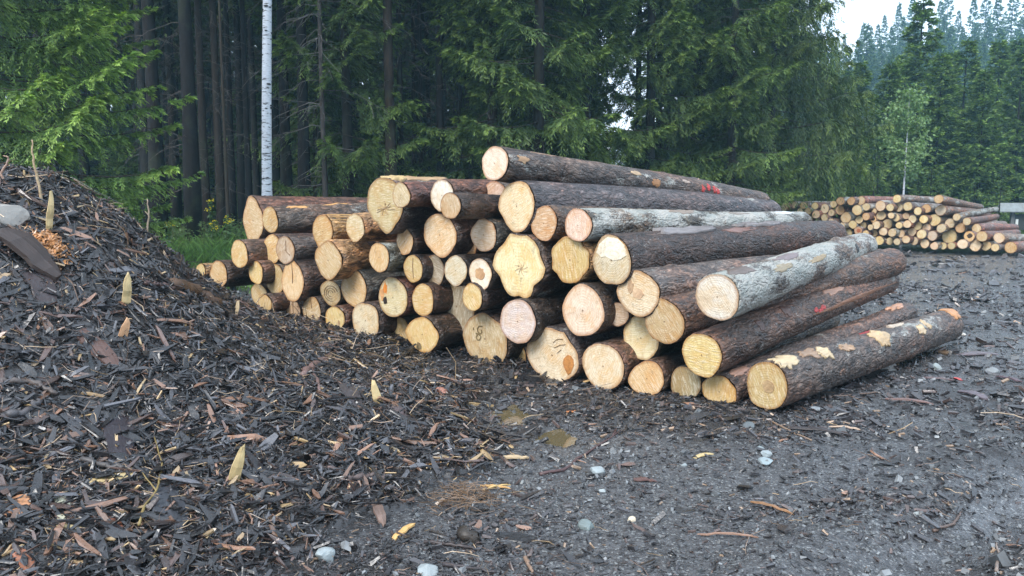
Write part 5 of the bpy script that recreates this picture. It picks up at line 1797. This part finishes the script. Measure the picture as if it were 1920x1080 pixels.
# broad leafed herbs
def herbs(n, xr, yr, seed, hmax, cond, label):
    r = np.random.default_rng(seed)
    x, y = r.uniform(*xr, n), r.uniform(*yr, n)
    k = r.random(n) < cond(x, y)
    x, y = x[k], y[k]
    bg = Bag()
    for xi, yi in zip(x, y):
        h = hmax*r.uniform(.5, 1.1)
        m = 26
        f = r.random(m)
        a = r.uniform(0, 6.28, m)
        lean = r.normal(0, .12, 2)
        P = np.stack([xi+lean[0]*f*h, yi+lean[1]*f*h, float(ground_h(xi, yi))+f*h], -1)
        D = unit(np.stack([np.cos(a), np.sin(a), r.uniform(-.3, .5, m)], -1))
        W = unit(np.cross(D, [0, 0, 1.0]) + .4*r.normal(size=(m, 3)))
        V, Q = blades(P, D, W, h*.22*r.uniform(.6, 1.3, m)*(1.1-.5*f), h*.075*r.uniform(.6, 1.2, m))
        c = np.array([.12, .19, .08])*r.uniform(.6, 1.4)*r.uniform(.8, 1.2, (m, 1))
        bg.add(V, [Q], np.repeat(c, 4, axis=0))
        V, F = tube(np.array([[xi, yi, float(ground_h(xi, yi))], P[f.argmax()]]), .004, 3, False)
        bg.add(V, F, np.array([.09, .08, .04]))
    tag(link('undergrowth', bg.mesh('undergrowth'), MGRASS), label, 'undergrowth', kind='stuff')
herbs(1700, (-13, 5), (17.0, 23), 52, .72, lambda x, y: sstep(17.5, 20, y)*.75, 'tall leafy weeds along the dark forest edge')
herbs(900, (-20, 8), (23, 33), 53, .45, lambda x, y: .5+0*x, 'low green herbs on the shaded forest floor')
grass_patch(22000, (16, 34), (27, 42), 54, .16, .03, [(.10, .17, .05), (.07, .12, .04)], lambda x, y: sstep(0, 1.5, x-.66*y+1.0), 'verge_grass', 'strip of grass behind the distant stack at the right edge')

def flower_plant(px, y, h, lab, seed):
    x = world_x(px, y)
    r = np.random.default_rng(seed)
    z0 = float(ground_h(x, y))
    t = bpy.data.objects.new('flowering_weed', None)
    col.objects.link(t)
    t.location = (x, y, z0)
    tag(t, lab, 'wildflower')
    bg, fl = Bag(), Bag()
    for q in range(4):
        tip = np.array([r.normal(0, .08), r.normal(0, .08), h*r.uniform(.8, 1.05)])
        V, F = tube(np.array([[0, 0, 0], tip*.5+r.normal(0, .01, 3), tip]), .005, 4, False)
        bg.add(V, F, np.array([.06, .10, .03]))
        m = 9
        D = unit(r.normal(size=(m, 3))+np.array([0, 0, .5]))
        V, Q = blades(tip+r.normal(0, .035, (m, 3)), D, unit(np.cross(D, r.normal(size=(m, 3)))), .045, .035)
        fl.add(V, [Q], np.array([.72, .58, .03]))
        m = 16
        f = r.random((m, 1))
        D = unit(r.normal(size=(m, 3)))
        V, Q = blades(tip*f, D, unit(np.cross(D, r.normal(size=(m, 3)))), .13, .05)
        bg.add(V, [Q], np.array([.06, .12, .04]))
    link('stem', bg.mesh('stem'), MGRASS, t)
    link('blossom', fl.mesh('blossom'), MGRASS, t)
flower_plant(431, 19.5, .78, 'tall yellow flowering weed nearest the flared log', 1)
flower_plant(405, 19.8, .62, 'yellow flowering weed in the middle of the meadow edge', 2)
flower_plant(318, 20.2, .55, 'faint yellow flowering weed close to the mulch heap', 3)
flower_plant(398, 20.6, 1.15, 'tall weed standing out against the dark trunks', 4)

# ------------------------------------------------------------------ rail fence and notice post
def part_box(name, lo, hi, parent, color):
    b = Bag()
    b.box(lo, hi)
    o = link(name, b.mesh(name), MPLANK, parent)
    o.color = (*color, 1)
    return o
y = 33.0
x = world_x(1453, y)
t = bpy.data.objects.new('rail_fence', None)
col.objects.link(t)
t.location = (x, y, float(ground_h(x, y)))
tag(t, 'low grey rail fence between weeping spruce trunk and distant stack', 'fence')
for q in (-.62, .05, .72):
    part_box('post', (q-.05, -.05, -.2), (q+.05, .05, 1.62), t, (.07, .085, .085))
for q in (.95, 1.22, 1.5):
    part_box('rail', (-.7, -.075, q-.045), (.8, -.052, q+.045), t, (.14, .17, .17))

y = 33.0
x = world_x(1894, y)
t = bpy.data.objects.new('notice_post', None)
col.objects.link(t)
t.location = (x, y, float(ground_h(x, y)))
t.rotation_euler = (0, 0, math.radians(-12))
tag(t, 'grey wooden notice post with small gabled roof and white sheet', 'notice post')
part_box('post', (-.07, -.07, -.3), (.07, .07, 1.30), t, (.11, .12, .12))
part_box('notice_board', (.09, -.03, .55), (.62, .0, 1.22), t, (.035, .045, .045))
part_box('brace', (.62, -.05, .4), (.68, .05, 1.28), t, (.10, .11, .11))
sh = part_box('paper_sheet', (.13, -.04, .62), (.23, -.032, 1.0), t, (.70, .76, .74))
for sgn, nm in ((-1, 'roof'), (1, 'roof')):
    b = Bag()
    w = .62
    V = [(-.5, 0, 1.66), (.66, 0, 1.66), (.74, sgn*.34, 1.30), (-.62, sgn*.34, 1.30), (-.5, 0, 1.70), (.66, 0, 1.70), (.74, sgn*.34, 1.34), (-.62, sgn*.34, 1.34)]
    F = np.array([(0, 3, 2, 1), (4, 5, 6, 7), (0, 1, 5, 4), (1, 2, 6, 5), (2, 3, 7, 6), (3, 0, 4, 7)])
    b.add(V, [F if sgn < 0 else F[:, ::-1]])
    o = link(nm, b.mesh(nm), MPLANK, t)
    o.color = (.20, .23, .235, 1)

# ------------------------------------------------------------------ haze
hz_ = Bag()
hz_.box((-250, -210, -2), (250, 260, 62))
k = NT('damp_air')
v = k.n('VolumePrincipled', {'Color': (.42, .78, 1.0), 'Density': .0013, 'Anisotropy': .2})
k.t.links.new(v.outputs[0], k.out.inputs['Volume'])
haze = link('haze', hz_.mesh('haze'), k.m)
tag(haze, kind='stuff')
